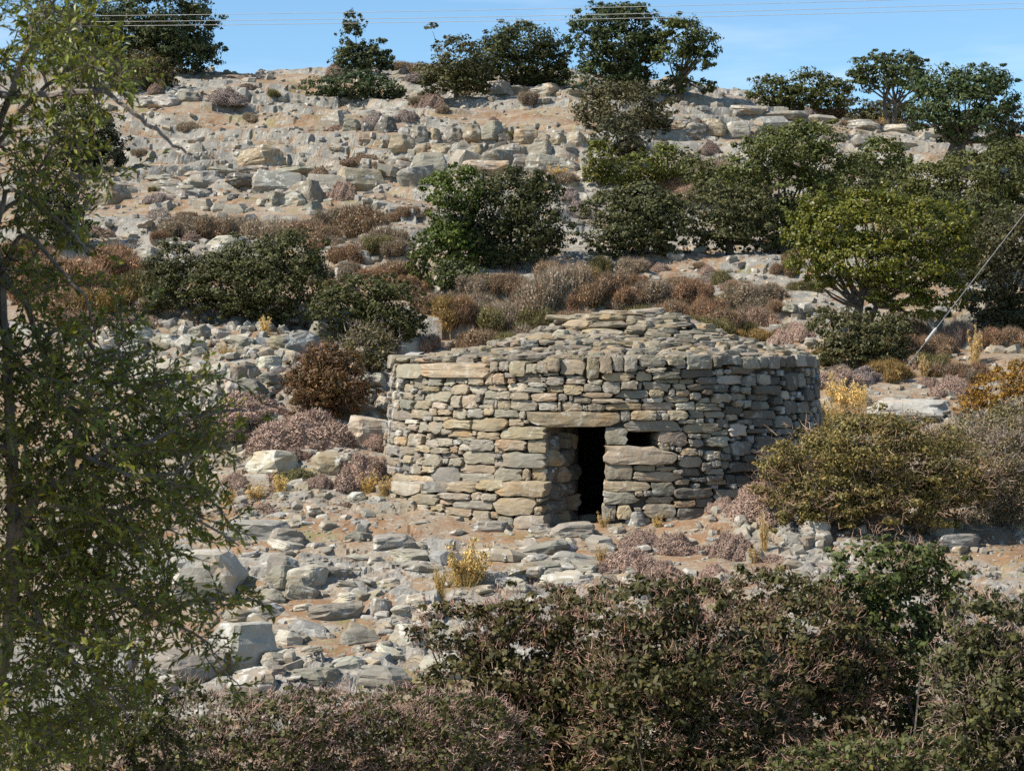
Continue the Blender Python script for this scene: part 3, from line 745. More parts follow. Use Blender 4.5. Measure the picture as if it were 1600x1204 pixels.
def twig_prisms(P0, P1, R0, r):
    """three-sided tapering twigs with a bend in the middle"""
    n = len(P0); d = norm(P1 - P0); a = norm(np.cross(d, rnd_dir(r, n))); b = np.cross(d, a)
    L = np.linalg.norm(P1 - P0, axis=1, keepdims=True)
    mid = P0 + (P1 - P0) * 0.55 + a * L * r.uniform(-0.24, 0.24, (n, 1)) + b * L * r.uniform(-0.24, 0.24, (n, 1))
    V = []
    for P, k in ((P0, 1.0), (mid, 0.75)):
        for j in range(3):
            an = 2 * math.pi * j / 3
            V.append(P + (a * math.cos(an) + b * math.sin(an)) * (np.asarray(R0) * k)[:, None])
    V.append(P1)
    V = np.stack(V, 1).reshape(-1, 3)
    base = np.arange(n)[:, None] * 7
    Q = np.concatenate([base + np.array([[j, (j + 1) % 3, 3 + (j + 1) % 3, 3 + j]]) for j in range(3)])
    T = np.concatenate([base + np.array([[3 + j, 3 + (j + 1) % 3, 6]]) for j in range(3)])
    return V, Q, T
def tube(pts, radii, sides=5):
    pts = np.asarray(pts, float); n = len(pts)
    tan = norm(np.gradient(pts, axis=0))
    ref = np.array([0.31, 0.17, 0.93]); a = norm(np.cross(tan, ref)); b = np.cross(tan, a)
    V = []
    for j in range(sides):
        an = 2 * math.pi * j / sides
        V.append(pts + (a * math.cos(an) + b * math.sin(an)) * np.asarray(radii)[:, None])
    V = np.stack(V, 1).reshape(-1, 3)
    Q = [(i * sides + j, i * sides + (j + 1) % sides, (i + 1) * sides + (j + 1) % sides, (i + 1) * sides + j) for i in range(n - 1) for j in range(sides)]
    return V, Q
def bez(p0, p1, p2, n=6):
    t = np.linspace(0, 1, n)[:, None]
    return (1 - t) ** 2 * p0 + 2 * t * (1 - t) * p1 + t * t * p2

PLANT_BOX = []      # (px, py, half width, half height, depth) of what hides things behind it

def clump_points(lobes, n, r, clumps_per=46, csize=0.30, inner=0.45, up=0.25):
    """leaf positions and facings gathered in clumps over the shells of the lobes"""
    lobes = np.asarray(lobes, float)
    C = lobes[:, :3]; Rr = lobes[:, 3:6]
    wgt = (Rr[:, 0] * Rr[:, 2]); wgt = wgt / wgt.sum()
    K = max(10, int(clumps_per * len(lobes)))
    li = r.choice(len(lobes), K, p=wgt)
    d = rnd_dir(r, K); d[:, 2] = np.where(d[:, 2] < -0.75, -d[:, 2], d[:, 2]); d[:, 1] = np.where(r.uniform(size=K) < 0.35, -np.abs(d[:, 1]), d[:, 1])
    rad = r.uniform(inner, 1.0, K) ** 0.6
    stray = r.uniform(size=K) < 0.12; rad = np.where(stray, r.uniform(1.0, 1.24, K), rad)
    cc = C[li] + d * Rr[li] * rad[:, None]
    ci = r.integers(0, K, n)
    cs = csize * np.where(stray, r.uniform(0.3, 0.6, K), r.uniform(0.5, 1.35, K))
    dd = rnd_dir(r, n)
    rr_ = r.uniform(0.15, 1.0, n) ** 0.5
    Rm = Rr[li][ci]
    loc = dd * (Rm * np.array([1, 1, 0.8])) * (cs[ci] * rr_)[:, None]
    P = cc[ci] + loc
    N = norm(dd * 0.7 + d[ci] * 0.45 + np.array([0, 0, up]) + rnd_dir(r, n) * 0.65)
    return P, N, cc, d

def woody(name, kind_name, lobes_px, base_px, color, label, cat, group=None, seed=1, leaf_px=(5.0, 2.6), cover=3.3, mat=None, twig=0.0, twig_color=(0.2, 0.15, 0.12), twig_px=14, twig_w=1.1,
          trunk_r=0.05, limbs=9, depth=None, clumps=46, csize=0.30, stems=1, dscale=1.0, parts=True, inner=0.45, bark=None, skirt=None):
    """a shrub or tree: trunk (with limbs), crown of leaf clumps, optional bare twigs; lobes in photo pixels (x, y, rx, ry[, dy])"""
    r = np.random.default_rng(seed)
    if depth is None: base = ground1(*base_px); Y = base[1]
    else:
        Y = depth; base = at(base_px[0], base_px[1], Y); base[2] = height(base[0:1], base[1:2])[0]
    k = Y / F
    L = []
    grow = 1.12 if depth is None else 1.0
    apx = 0
    if skirt is None: skirt = 1 if kind_name == 'bush' else 0
    lobes_px = list(lobes_px); n_own = len(lobes_px)
    x0 = min(l_[0] - l_[2] for l_ in lobes_px); x1 = max(l_[0] + l_[2] for l_ in lobes_px); top = min(l_[1] - l_[3] for l_ in lobes_px)
    hh = base_px[1] - top; ww = x1 - x0
    for j in range(skirt):
        m_ = max(2, int(round(ww / (0.42 * hh)))); y_ = base_px[1] - (0.13 + 0.22 * j) * hh
        for q in range(m_):
            lobes_px.append((x0 + ww * (0.10 + 0.8 * (q + 0.5) / m_), y_ - r.uniform(0, 0.06) * hh, 0.56 * ww / m_, 0.17 * hh))
    for lb in lobes_px:
        x, y, rx, ry = lb[:4]; rx *= grow; ry *= grow; dy = lb[4] if len(lb) > 4 else r.uniform(-0.25, 0.25) * rx * k
        c = at(x, y, Y + dy); L.append([*c, rx * k, 0.5 * (rx + ry) * k * dscale, ry * k]); apx += math.pi * rx * ry
        PLANT_BOX.append((x, y, rx, ry, Y))
    Ll, Lw = leaf_px
    n = int(cover * apx / (0.5 * Ll * Lw))
    P, N, cc, cd = clump_points(L, n, r, clumps, csize, inner)
    if depth is not None:
        kp = P[:, 2] > at(800, 1275, Y)[2]; P = P[kp]; N = N[kp]      # the foot of the bush, below the slope's edge, stays bare stems
    root = empty(name, base)
    tag(root, label, cat, group)
    a = Acc(); V, Q = leaf_quads(P, N, Ll * k, Lw * k, r); a.add(V, Q)
    o = obj('crown' if kind_name == 'tree' else 'foliage', a.mesh('foliage', mat or M_LEAF, base), root, (0, 0, 0), np.array(color) * np.array([1.35, 1.42, 0.95]))
    # trunk and limbs
    a = Acc()
    Lc = np.array(L)
    tops = np.concatenate([Lc[:n_own, :3] - np.array([0, 0, 0.3]) * Lc[:n_own, 5:6], cc[r.choice(len(cc), min(limbs, len(cc)), replace=False)]])
    mid = np.average(Lc[:, :3], axis=0, weights=Lc[:, 3] * Lc[:, 5])
    for s_ in range(stems):
        b0 = base + np.array([r.uniform(-1, 1), r.uniform(-.5, .5), 0]) * trunk_r * (2.5 if stems > 1 else 0) - np.array([0, 0, 0.1])
        fork = base + (mid - base) * r.uniform(0.3, 0.5) + np.array([r.uniform(-1, 1) * 0.15, 0, 0]) * np.linalg.norm(mid - base)
        m1 = 0.5 * (b0 + fork) + r.normal(size=3) * 0.06 * np.linalg.norm(fork - b0)
        pts = bez(b0, m1, fork, 6); a.add(*tube(pts, np.linspace(trunk_r * 1.25, trunk_r * 0.75, 6), 6))
        for tpt in tops[s_::stems]:
            dlt = tpt - fork
            m1 = fork + dlt * 0.5 + np.array([0, 0, -0.12]) * np.linalg.norm(dlt) + r.normal(size=3) * 0.08 * np.linalg.norm(dlt)
            a.add(*tube(bez(fork, m1, tpt, 6), np.linspace(trunk_r * 0.6, trunk_r * 0.12, 6), 4))
    obj('trunk' if kind_name == 'tree' else 'stem', a.mesh('trunk', bark or M_BARK, base), root)
    if twig > 0:
        nt = int(twig * 0.7 * apx / (twig_px * twig_w))
        P, N, _, _ = clump_points(L, nt, r, clumps, csize * 1.1, max(inner, 0.6))
        if depth is not None: P = P[P[:, 2] > at(800, 1275, Y)[2]]; nt = len(P)
        cen = mid - np.array([0, 0, 0.3 * Lc[:, 5].max()])
        outd = norm(norm(P - cen) + rnd_dir(r, nt) * 1.0 + np.array([0, 0, 0.25]))
        ln = twig_px * k * r.uniform(0.4, 1.3, nt)
        a = Acc(); a.add(*twig_prisms(P, P + outd * ln[:, None], np.full(nt, twig_w * k * 0.5), r))
        obj('twigs', a.mesh('twigs', M_TWIG, base), root, (0, 0, 0), np.array(twig_color) * 1.2)['kind'] = 'stuff'
    return root

GREEN = (0.048, 0.056, 0.026); DGREEN = (0.034, 0.042, 0.022); OLIVE = (0.085, 0.088, 0.026); GREYG = (0.062, 0.062, 0.038); BROWNG = (0.072, 0.058, 0.034); LIME = (0.12, 0.125, 0.026)

# --- trees and tall shrubs along the skyline
woody('evergreen_tree', 'tree', [(250, 20, 75, 45), (205, 55, 55, 45), (295, 55, 45, 45), (255, 80, 70, 35), (310, 90, 32, 28), (240, -25, 60, 30)], (262, 118), (0.05, 0.058, 0.034), 'tallest dark evergreen tree on the skyline, behind the power lines near the corner', 'tree', 'trees on the skyline', 11, skirt=1, trunk_r=0.13, stems=4, clumps=60)
woody('evergreen_tree', 'tree', [(140, 25, 42, 32), (120, 62, 34, 30), (165, 60, 28, 28), (155, 85, 30, 20)], (142, 104), (0.055, 0.06, 0.034), 'smaller evergreen tree between the tallest skyline tree and the leafy branches in front', 'tree', 'trees on the skyline', 12, skirt=1, trunk_r=0.1, stems=2)
woody('evergreen_tree', 'tree', [(75, 35, 32, 26), (78, 62, 30, 20)], (78, 92), GREEN, 'small skyline tree half hidden behind the leafy branches in front', 'tree', 'trees on the skyline', 13, skirt=1, trunk_r=0.08)
woody('sparse_tree', 'tree', [(554, 35, 17, 18), (550, 62, 20, 22), (552, 90, 28, 20), (580, 95, 26, 18), (592, 78, 20, 16), (600, 96, 16, 18), (535, 98, 18, 14)], (562, 116), (0.045, 0.052, 0.032), 'thin wispy tree with bare top standing alone on the skyline', 'tree', 'trees on the skyline', 14, skirt=1, trunk_r=0.06, stems=3, cover=3.2, limbs=16, leaf_px=(4.6, 2.4), csize=0.26)
woody('skyline_shrub', 'tree', [(715, 95, 44, 30), (700, 120, 40, 26), (735, 120, 30, 26), (676, 46, 14, 9), (690, 64, 10, 8)], (712, 152), (0.062, 0.058, 0.034), 'brownish green shrub with one bare branch sticking up on its side', 'shrub', 'trees on the skyline', 15, skirt=1, trunk_r=0.06, stems=2, limbs=14)
woody('evergreen_tree', 'tree', [(815, 70, 52, 32), (775, 90, 42, 30), (852, 95, 36, 32), (812, 108, 62, 24), (880, 115, 14, 16)], (812, 136), (0.046, 0.05, 0.028), 'broad round evergreen tree on the skyline above the ledges', 'tree', 'trees on the skyline', 16, skirt=1, trunk_r=0.1, stems=2, clumps=50)
woody('evergreen_tree', 'tree', [(950, 38, 48, 28), (990, 34, 36, 26), (920, 62, 34, 24), (968, 70, 52, 30), (1005, 78, 30, 30), (945, 96, 36, 22), (985, 110, 34, 26), (906, 50, 20, 14), (952, 15, 22, 12), (988, 15, 18, 12)], (965, 150), (0.036, 0.047, 0.024), 'tallest of the paired trees, dark green, its crown crossed by the power lines', 'tree', 'trees on the skyline', 17, skirt=1, trunk_r=0.14, stems=3, clumps=40, limbs=16)
woody('evergreen_tree', 'tree', [(1060, 55, 44, 24), (1092, 72, 32, 24), (1045, 80, 36, 26), (1085, 96, 28, 18), (1062, 120, 20, 16), (1100, 138, 16, 14), (1050, 138, 26, 12)], (1064, 155), (0.05, 0.058, 0.022), 'lighter round-topped tree with bare trunk showing, right against the tallest pair partner', 'tree', 'trees on the skyline', 18, trunk_r=0.11, stems=2, clumps=44, limbs=14)
woody('skyline_shrub', 'tree', [(1205, 145, 32, 24), (1262, 138, 38, 26), (1300, 148, 30, 22), (1240, 155, 50, 16)], (1252, 174), (0.055, 0.06, 0.028), 'low three-lobed evergreen shrub alone on the open ridge', 'shrub', 'trees on the skyline', 19, skirt=1, trunk_r=0.07, stems=3)
woody('evergreen_tree', 'tree', [(1368, 108, 36, 22), (1410, 105, 36, 20), (1390, 125, 52, 20), (1350, 122, 24, 14), (1425, 130, 26, 20)], (1398, 164), (0.046, 0.055, 0.026), 'flat-topped tree with bare trunks on the ridge above the yellow tuft', 'tree', 'trees on the skyline', 20, trunk_r=0.1, stems=3, limbs=12)
woody('evergreen_tree', 'tree', [(1470, 135, 52, 28), (1530, 130, 46, 26), (1450, 165, 40, 28), (1500, 170, 62, 36), (1550, 160, 34, 34), (1470, 200, 40, 24), (1530, 205, 44, 28)], (1492, 262), (0.045, 0.06, 0.034), 'large spreading tree with forked trunk at the end of the ridge', 'tree', 'trees on the skyline', 21, trunk_r=0.13, stems=4, clumps=50, limbs=18)
woody('dark_shrub', 'bush', [(1575, 190, 30, 24), (1590, 225, 34, 30), (1560, 225, 24, 26)], (1580, 262), (0.05, 0.046, 0.036), 'dark brownish shrub under the large spreading ridge tree', 'shrub', None, 22, trunk_r=0.06, stems=2)
woody('low_shrub', 'bush', [(1325, 168, 36, 14), (1380, 175, 36, 16), (1415, 178, 30, 14), (1355, 185, 46, 10)], (1370, 196), (0.058, 0.055, 0.038), 'low dark mat of shrubs below the flat-topped ridge tree', 'shrub', None, 23, trunk_r=0.04, stems=2)
woody('juniper_mat', 'bush', [(500, 138, 30, 16), (550, 132, 44, 20), (590, 138, 34, 18), (620, 150, 22, 8)], (552, 158), (0.042, 0.056, 0.036), 'low spreading dark green juniper below the wispy tree', 'shrub', None, 24, trunk_r=0.04, stems=2, csize=0.22)
woody('dark_shrub', 'bush', [(228, 112, 40, 26), (210, 105, 26, 22), (255, 125, 20, 16)], (232, 141), (0.075, 0.062, 0.046), 'rounded grey-brown shrub beneath the tallest skyline tree', 'shrub', None, 25, trunk_r=0.04, stems=2, mat=M_FINE)
woody('dark_shrub', 'bush', [(135, 215, 50, 34), (165, 235, 34, 30), (110, 240, 40, 28), (120, 180, 34, 28)], (145, 272), (0.03, 0.032, 0.024), 'almost black juniper behind the leafy branches, beside the pale ledges', 'shrub', None, 26, trunk_r=0.06, stems=2)
woody('dark_shrub', 'bush', [(105, 305, 36, 26), (75, 330, 40, 36), (110, 345, 30, 24)], (95, 382), (0.03, 0.032, 0.024), 'second almost black juniper, lower down behind the leafy branches', 'shrub', None, 27, trunk_r=0.06, stems=2)
woody('grey_shrub', 'bush', [(975, 170, 60, 34), (925, 175, 30, 24), (1020, 185, 34, 24), (960, 145, 40, 16)], (975, 212), (0.062, 0.054, 0.038), 'broad grey-brown shrub directly below the paired skyline trees', 'shrub', None, 28, trunk_r=0.06, stems=3)
woody('grey_shrub', 'bush', [(962, 215, 40, 30), (985, 235, 26, 22)], (968, 258), (0.05, 0.046, 0.036), 'darker grey-brown shrub just beneath the broad one below the paired trees', 'shrub', None, 29, trunk_r=0.05, stems=2)
# --- shrubs across the middle of the slope
woody('green_shrub', 'bush', [(938, 245, 22, 24), (930, 268, 20, 18), (955, 275, 18, 14)], (940, 290), OLIVE, 'bright olive-green bush at the end of the grey boulder row', 'shrub', None, 30, trunk_r=0.04, stems=3, mat=M_FINE)
woody('green_shrub', 'bush', [(1000, 262, 36, 22), (1045, 255, 32, 28), (1070, 272, 24, 20), (1015, 280, 44, 14)], (1030, 294), (0.08, 0.085, 0.032), 'wide olive bush in front of the darker grey-brown shrub', 'shrub', None, 31, trunk_r=0.04, stems=3, mat=M_FINE)
woody('maquis_shrub', 'bush', [(955, 330, 44, 34), (1010, 335, 50, 40), (1050, 345, 36, 34), (985, 365, 66, 28), (1000, 310, 40, 20)], (1000, 402), GREYG, 'grey-green shrub standing on pale stones above the hut roof', 'shrub', None, 32, trunk_r=0.06, stems=4, cover=4.2, clumps=56)
woody('maquis_shrub', 'bush', [(1120, 325, 44, 36), (1165, 335, 44, 38), (1130, 360, 54, 28)], (1140, 398), (0.066, 0.064, 0.04), 'grey-green shrub between the one above the roof and the tall olive clump', 'shrub', None, 33, trunk_r=0.06, stems=4, clumps=56)
woody('tall_shrub', 'bush', [(1230, 235, 62, 38), (1270, 225, 50, 32), (1190, 265, 50, 36), (1290, 275, 46, 40), (1235, 300, 74, 44), (1210, 345, 60, 36), (1170, 235, 24, 20)], (1232, 388), (0.068, 0.074, 0.03), 'tall dense olive-green clump rising left of the round-crowned green tree', 'shrub', None, 34, trunk_r=0.08, stems=5, clumps=60)
woody('green_shrub', 'bush', [(1375, 238, 34, 22), (1400, 260, 26, 18), (1355, 260, 24, 16)], (1378, 280), (0.062, 0.072, 0.028), 'small green bush under the end of the pale ridge rocks', 'shrub', None, 35, trunk_r=0.04, stems=3)
woody('maquis_shrub', 'bush', [(1455, 290, 50, 34), (1510, 275, 46, 34), (1420, 310, 40, 28), (1480, 325, 50, 30)], (1470, 356), (0.072, 0.074, 0.03), 'olive shrub just above the round-crowned green tree', 'shrub', None, 36, trunk_r=0.06, stems=4)
woody('maquis_shrub', 'bush', [(1570, 265, 44, 40), (1600, 300, 44, 46), (1550, 310, 36, 34)], (1580, 352), (0.062, 0.066, 0.03), 'dark olive shrub at the upper end of the guy wire', 'shrub', None, 37, trunk_r=0.06, stems=4)
woody('maquis_shrub', 'bush', [(1335, 285, 46, 34), (1385, 298, 40, 30), (1300, 310, 40, 30)], (1345, 345), (0.064, 0.066, 0.032), 'olive shrub wedged between the tall olive clump and the round-crowned tree', 'shrub', None, 54, trunk_r=0.05, stems=4)
woody('maquis_shrub', 'bush', [(1505, 365, 46, 46), (1545, 345, 40, 40), (1480, 335, 40, 30)], (1520, 425), (0.058, 0.06, 0.032), 'greyish olive shrub filling the space behind the right edge of the round-crowned tree', 'shrub', None, 55, trunk_r=0.05, stems=4)
woody('maquis_shrub', 'bush', [(1090, 268, 30, 24), (1120, 290, 30, 24)], (1105, 318), (0.066, 0.068, 0.036), 'small olive shrub behind the tall olive clump, above the grey-green pair', 'shrub', None, 56, trunk_r=0.04, stems=3)
woody('dark_shrub', 'bush', [(1560, 390, 52, 46), (1600, 430, 50, 50), (1545, 450, 46, 40), (1580, 490, 50, 30), (1610, 370, 40, 40)], (1570, 516), (0.055, 0.05, 0.034), 'big dark shrub behind the guy wire beside the round-crowned green tree', 'shrub', None, 38, trunk_r=0.08, stems=4, clumps=56)
woody('broadleaf_tree', 'tree', [(1300, 365, 62, 46), (1370, 345, 66, 44), (1440, 360, 60, 46), (1340, 410, 80, 42), (1420, 420, 72, 42), (1480, 400, 44, 40), (1262, 390, 34, 40), (1285, 322, 40, 26), (1466, 455, 40, 28), (1350, 320, 50, 22), (1295, 435, 34, 22), (1440, 480, 44, 26), (1400, 460, 60, 24), (1370, 480, 30, 24), (1245, 360, 24, 20), (1500, 350, 24, 30)], (1336, 522), (0.09, 0.094, 0.021), 'round-crowned bright green tree with its trunk showing, behind the hut', 'tree', None, 39, trunk_r=0.055, stems=4, limbs=30, clumps=60, csize=0.26, mat=M_TREELEAF, cover=3.3)
woody('low_shrub', 'bush', [(1320, 520, 40, 30), (1290, 505, 24, 24), (1365, 535, 46, 30), (1330, 550, 54, 20), (1395, 520, 30, 26)], (1340, 572), (0.066, 0.062, 0.04), 'low grey-green shrub around the foot of the round-crowned green tree', 'shrub', None, 40, trunk_r=0.03, stems=4)
woody('twin_shrub', 'bush', [(705, 300, 46, 32), (720, 275, 30, 18), (680, 290, 24, 16), (708, 340, 40, 30), (705, 375, 40, 30)], (712, 420), (0.062, 0.082, 0.028), 'bright green bush leaning on the dark shrub in the middle of the slope', 'shrub', None, 41, trunk_r=0.07, stems=2, mat=M_FINE)
woody('dark_shrub', 'bush', [(800, 320, 66, 44), (840, 345, 46, 40), (760, 345, 48, 46), (810, 380, 66, 34), (735, 385, 44, 36), (850, 300, 28, 24)], (795, 420), (0.042, 0.044, 0.023), 'big dark green shrub in the middle of the slope', 'shrub', None, 42, trunk_r=0.08, stems=4, clumps=60)
woody('juniper_bush', 'bush', [(655, 392, 17, 22), (652, 415, 15, 20)], (655, 442), (0.06, 0.072, 0.03), 'small upright green juniper beside the big dark shrub', 'shrub', None, 43, trunk_r=0.03, stems=1, mat=M_FINE, csize=0.24)
woody('juniper_bush', 'bush', [(710, 425, 30, 18), (690, 435, 24, 14), (740, 430, 24, 14)], (712, 452), (0.05, 0.058, 0.028), 'low green juniper under the big dark shrub', 'shrub', None, 44, trunk_r=0.03, stems=2)
woody('dense_shrub', 'bush', [(270, 415, 38, 34), (260, 455, 30, 34), (300, 440, 40, 36)], (275, 490), (0.05, 0.05, 0.03), 'dark round shrub at the end of the dense shrub above the ruined wall', 'shrub', None, 45, trunk_r=0.05, stems=3)
woody('dense_shrub', 'bush', [(400, 415, 60, 38), (455, 405, 50, 40), (360, 450, 60, 42), (430, 455, 70, 40), (480, 440, 36, 36), (340, 425, 40, 30)], (410, 510), (0.055, 0.056, 0.03), 'wide dense dark green shrub above the ruined wall', 'shrub', None, 46, trunk_r=0.07, stems=4, clumps=60, twig=0.12, twig_px=8)
woody('dense_shrub', 'bush', [(560, 470, 60, 36), (610, 485, 48, 40), (530, 480, 42, 30), (590, 505, 56, 28), (630, 510, 32, 28)], (580, 540), (0.05, 0.05, 0.024), 'dark domed shrub between the ruined wall and the hut roof', 'shrub', None, 47, trunk_r=0.06, stems=4, clumps=60, twig=0.10, twig_px=8)
woody('heather_bush', 'bush', [(510, 595, 52, 44), (480, 600, 36, 36), (540, 610, 40, 36), (505, 560, 34, 22)], (510, 652), (0.10, 0.06, 0.04), 'rust-red twiggy bush on the ruined wall', 'shrub', None, 48, trunk_r=0.03, stems=5, mat=M_FINE, twig=0.55, twig_color=(0.17, 0.085, 0.05), leaf_px=(4, 2.2), cover=3)
woody('twiggy_bush', 'bush', [(578, 540, 40, 32), (560, 550, 28, 26), (600, 552, 24, 26)], (580, 584), (0.09, 0.08, 0.05), 'grey-brown twiggy bush beside the pale rock behind the hut', 'shrub', None, 49, trunk_r=0.025, stems=5, mat=M_FINE, twig=0.8, twig_color=(0.19, 0.15, 0.12), leaf_px=(4, 2.2), cover=2)
woody('olive_bush', 'bush', [(1280, 725, 80, 50), (1370, 700, 90, 48), (1450, 735, 80, 55), (1300, 770, 80, 44), (1400, 780, 90, 46), (1220, 755, 44, 36), (1490, 770, 50, 40), (1350, 670, 50, 24)], (1370, 832), (0.122, 0.10, 0.052), 'large olive and rust bush beside the hut wall', 'shrub', None, 50, trunk_r=0.04, stems=6, mat=M_FINE, twig=0.75, twig_color=(0.27, 0.185, 0.12), clumps=44, leaf_px=(5, 2.6), cover=3.4, twig_px=24)
woody('grey_bush', 'bush', [(1560, 730, 56, 44), (1600, 700, 46, 40), (1575, 775, 54, 40), (1610, 780, 40, 44)], (1580, 822), (0.14, 0.115, 0.10), 'purple-grey bare bush next to the large olive and rust bush', 'shrub', None, 51, trunk_r=0.03, stems=4, mat=M_FINE, twig=1.0, twig_color=(0.23, 0.19, 0.17), cover=2.4, leaf_px=(4, 1.8))
woody('grey_bush', 'bush', [(1520, 672, 46, 26), (1570, 662, 44, 28), (1600, 650, 30, 30), (1490, 690, 30, 20)], (1540, 705), (0.13, 0.115, 0.085), 'silvery twiggy bush behind the large olive and rust bush', 'shrub', None, 52, trunk_r=0.03, stems=4, mat=M_FINE, twig=1.0, twig_color=(0.27, 0.235, 0.2), cover=1.6, leaf_px=(4, 1.8))
woody('heather_bush', 'bush', [(1560, 615, 44, 30), (1600, 600, 36, 36), (1530, 635, 36, 22)], (1565, 655), (0.17, 0.095, 0.025), 'rust-orange bush above the silvery twiggy bush', 'shrub', None, 53, trunk_r=0.03, stems=4, mat=M_FINE, twig=0.5, twig_color=(0.24, 0.14, 0.07), cover=3, leaf_px=(4, 2.2))
print('shrubs', time.time() - T0)

# --- small shrubs share a few meshes: unit domes, base at the origin
def dome_proto(kind, seed):
    r = np.random.default_rng(seed)
    nl = {'cushion': 6, 'heath': 12, 'tuft': 9}[kind]
    lob = [[r.uniform(-.15, .15), 0, 0.06, 0.66, 0.66, 0.76]] if kind == 'cushion' else [[0.1, 0, 0.08, 0.6, 0.6, 0.62]]
    for i in range(nl):
        t = r.uniform(0, 2 * math.pi); q = r.uniform(0.35, 0.72) if kind == 'cushion' else r.uniform(0.25, 0.8)
        s = r.uniform(0.24, 0.48) if kind == 'cushion' else r.uniform(0.2, 0.42)
        lob.append([q * math.cos(t), q * math.sin(t), r.uniform(0.0, 0.42) if kind != 'cushion' else r.uniform(0.02, 0.12), s, s, s * (1.0 if kind != 'cushion' else 1.15)])
    lob = np.array(lob); w = lob[:, 3] ** 2; w /= w.sum()
    a = Acc()
    def surf(n):
        li = r.choice(len(lob), n, p=w); d = rnd_dir(r, n); d[:, 2] = np.abs(d[:, 2]) * np.where(r.uniform(size=n) < 0.2, -0.4, 1)
        d = norm(d)
        bump = 1 + (0.30 if kind == 'cushion' else 0.16) * (fbm(d[:, 0] * 3 + li * 7.1, d[:, 1] * 3 + d[:, 2] * 3, seed, 3) - 0.5) * 2
        P = lob[li, :3] + d * lob[li, 3:6] * bump[:, None]
        # drop what lies deep inside another lobe
        keep = np.ones(n, bool)
        for L in lob:
            q = ((P - L[:3]) / L[3:6]); keep &= (q * q).sum(1) > 0.72
        keep &= P[:, 2] > -0.06
        return P[keep], d[keep]
    if kind == 'cushion':
        P, d = surf(8000)
        o_ = norm(d + rnd_dir(r, len(P)) * 0.55 + np.array([0, 0, 0.2]))
        a.add(*_bt(blades(P - o_ * 0.10, P + o_ * 0.05 * r.uniform(0.2, 1.6, (len(P), 1)), np.full(len(P), 0.034), r)))
        P, d = surf(16000)
        V, Q = leaf_quads(P - d * r.uniform(0, 0.05, (len(P), 1)), d + rnd_dir(r, len(P)) * 0.45, np.full(len(P), 0.045), np.full(len(P), 0.025), r); a.add(V, Q)
    elif kind == 'heath':
        P, d = surf(9500)
        o_ = norm(d * 0.7 + rnd_dir(r, len(P)) * 0.5 + np.array([0, 0, 0.65]))
        ln = 0.05 + 0.30 * r.uniform(size=(len(P), 1)) ** 2
        st = P - o_ * ln * 1.2 - d * r.uniform(0, 0.18, (len(P), 1))
        a.add(*_bt(blades(st, st + o_ * ln * 1.9, np.full(len(P), 0.024), r)))
        P, d = surf(6500)
        V, Q = leaf_quads(P - d * r.uniform(0, 0.2, (len(P), 1)), d + rnd_dir(r, len(P)) * 0.8, np.full(len(P), 0.06), np.full(len(P), 0.034), r); a.add(V, Q)
    else:
        # dry fennel-like tuft: thin stems carrying sprays of yellow bracts
        for i in range(16):
            t = r.uniform(0, 2 * math.pi); q = r.uniform(0.05, 0.75); h = r.uniform(0.5, 1.1)
            top = np.array([q * math.cos(t), q * math.sin(t), h]); b0 = np.array([q * 0.2 * math.cos(t), q * 0.2 * math.sin(t), 0])
            pts = bez(b0, b0 + (top - b0) * 0.5 + np.array([0, 0, 0.1]), top, 5); a.add(*tube(pts, np.linspace(0.014, 0.006, 5), 3))
            for f in np.linspace(0.45, 1.0, 6):
                c = pts[int(f * 4)] ; n = 34
                P = c + rnd_dir(r, n) * r.uniform(0.02, 0.17, (n, 1)) * np.array([1, 1, 0.6])
                V, Q = leaf_quads(P, rnd_dir(r, n), np.full(n, 0.075), np.full(n, 0.032), r); a.add(V, Q)
        n = 300
        t = r.uniform(0, 2 * math.pi, n); q = r.uniform(0.1, 0.9, n)
        P0 = np.stack([0.3 * q * np.cos(t), 0.3 * q * np.sin(t), np.zeros(n)], 1); P1 = np.stack([q * np.cos(t), q * np.sin(t), r.uniform(0.2, 0.8, n)], 1)
        a.add(*_bt(blades(P0, P1, np.full(n, 0.011), r)))
    # solid heart of old wood
    if kind != 'tuft':
        for L in lob:
            f = 0.86 if kind == 'cushion' else 0.66
            V = []; 
            for i in range(5):
                el = math.pi / 2 * i / 4
                for j in range(8):
                    az = 2 * math.pi * j / 8 + i * 0.3
                    V.append(L[:3] * np.array([1, 1, f]) + L[3:6] * f * np.array([math.cos(az) * math.cos(el), math.sin(az) * math.cos(el), math.sin(el)]))
            Q = [(i * 8 + j, i * 8 + (j + 1) % 8, (i + 1) * 8 + (j + 1) % 8, (i + 1) * 8 + j) for i in range(4) for j in range(8)]
            a.add(V, Q)
    mat = {'cushion': M_CUSH, 'heath': M_FINE, 'tuft': M_FINE}[kind]
    return a.mesh({'cushion': 'cushion_shrub', 'heath': 'heath_shrub', 'tuft': 'dry_tuft'}[kind], mat)
def _bt(vt): return vt[0], None, vt[1]
CUSH = [dome_proto('cushion', 900 + i) for i in range(4)]
HEATH = [dome_proto('heath', 920 + i) for i in range(6)]
TUFT = [dome_proto('tuft', 940 + i) for i in range(3)]

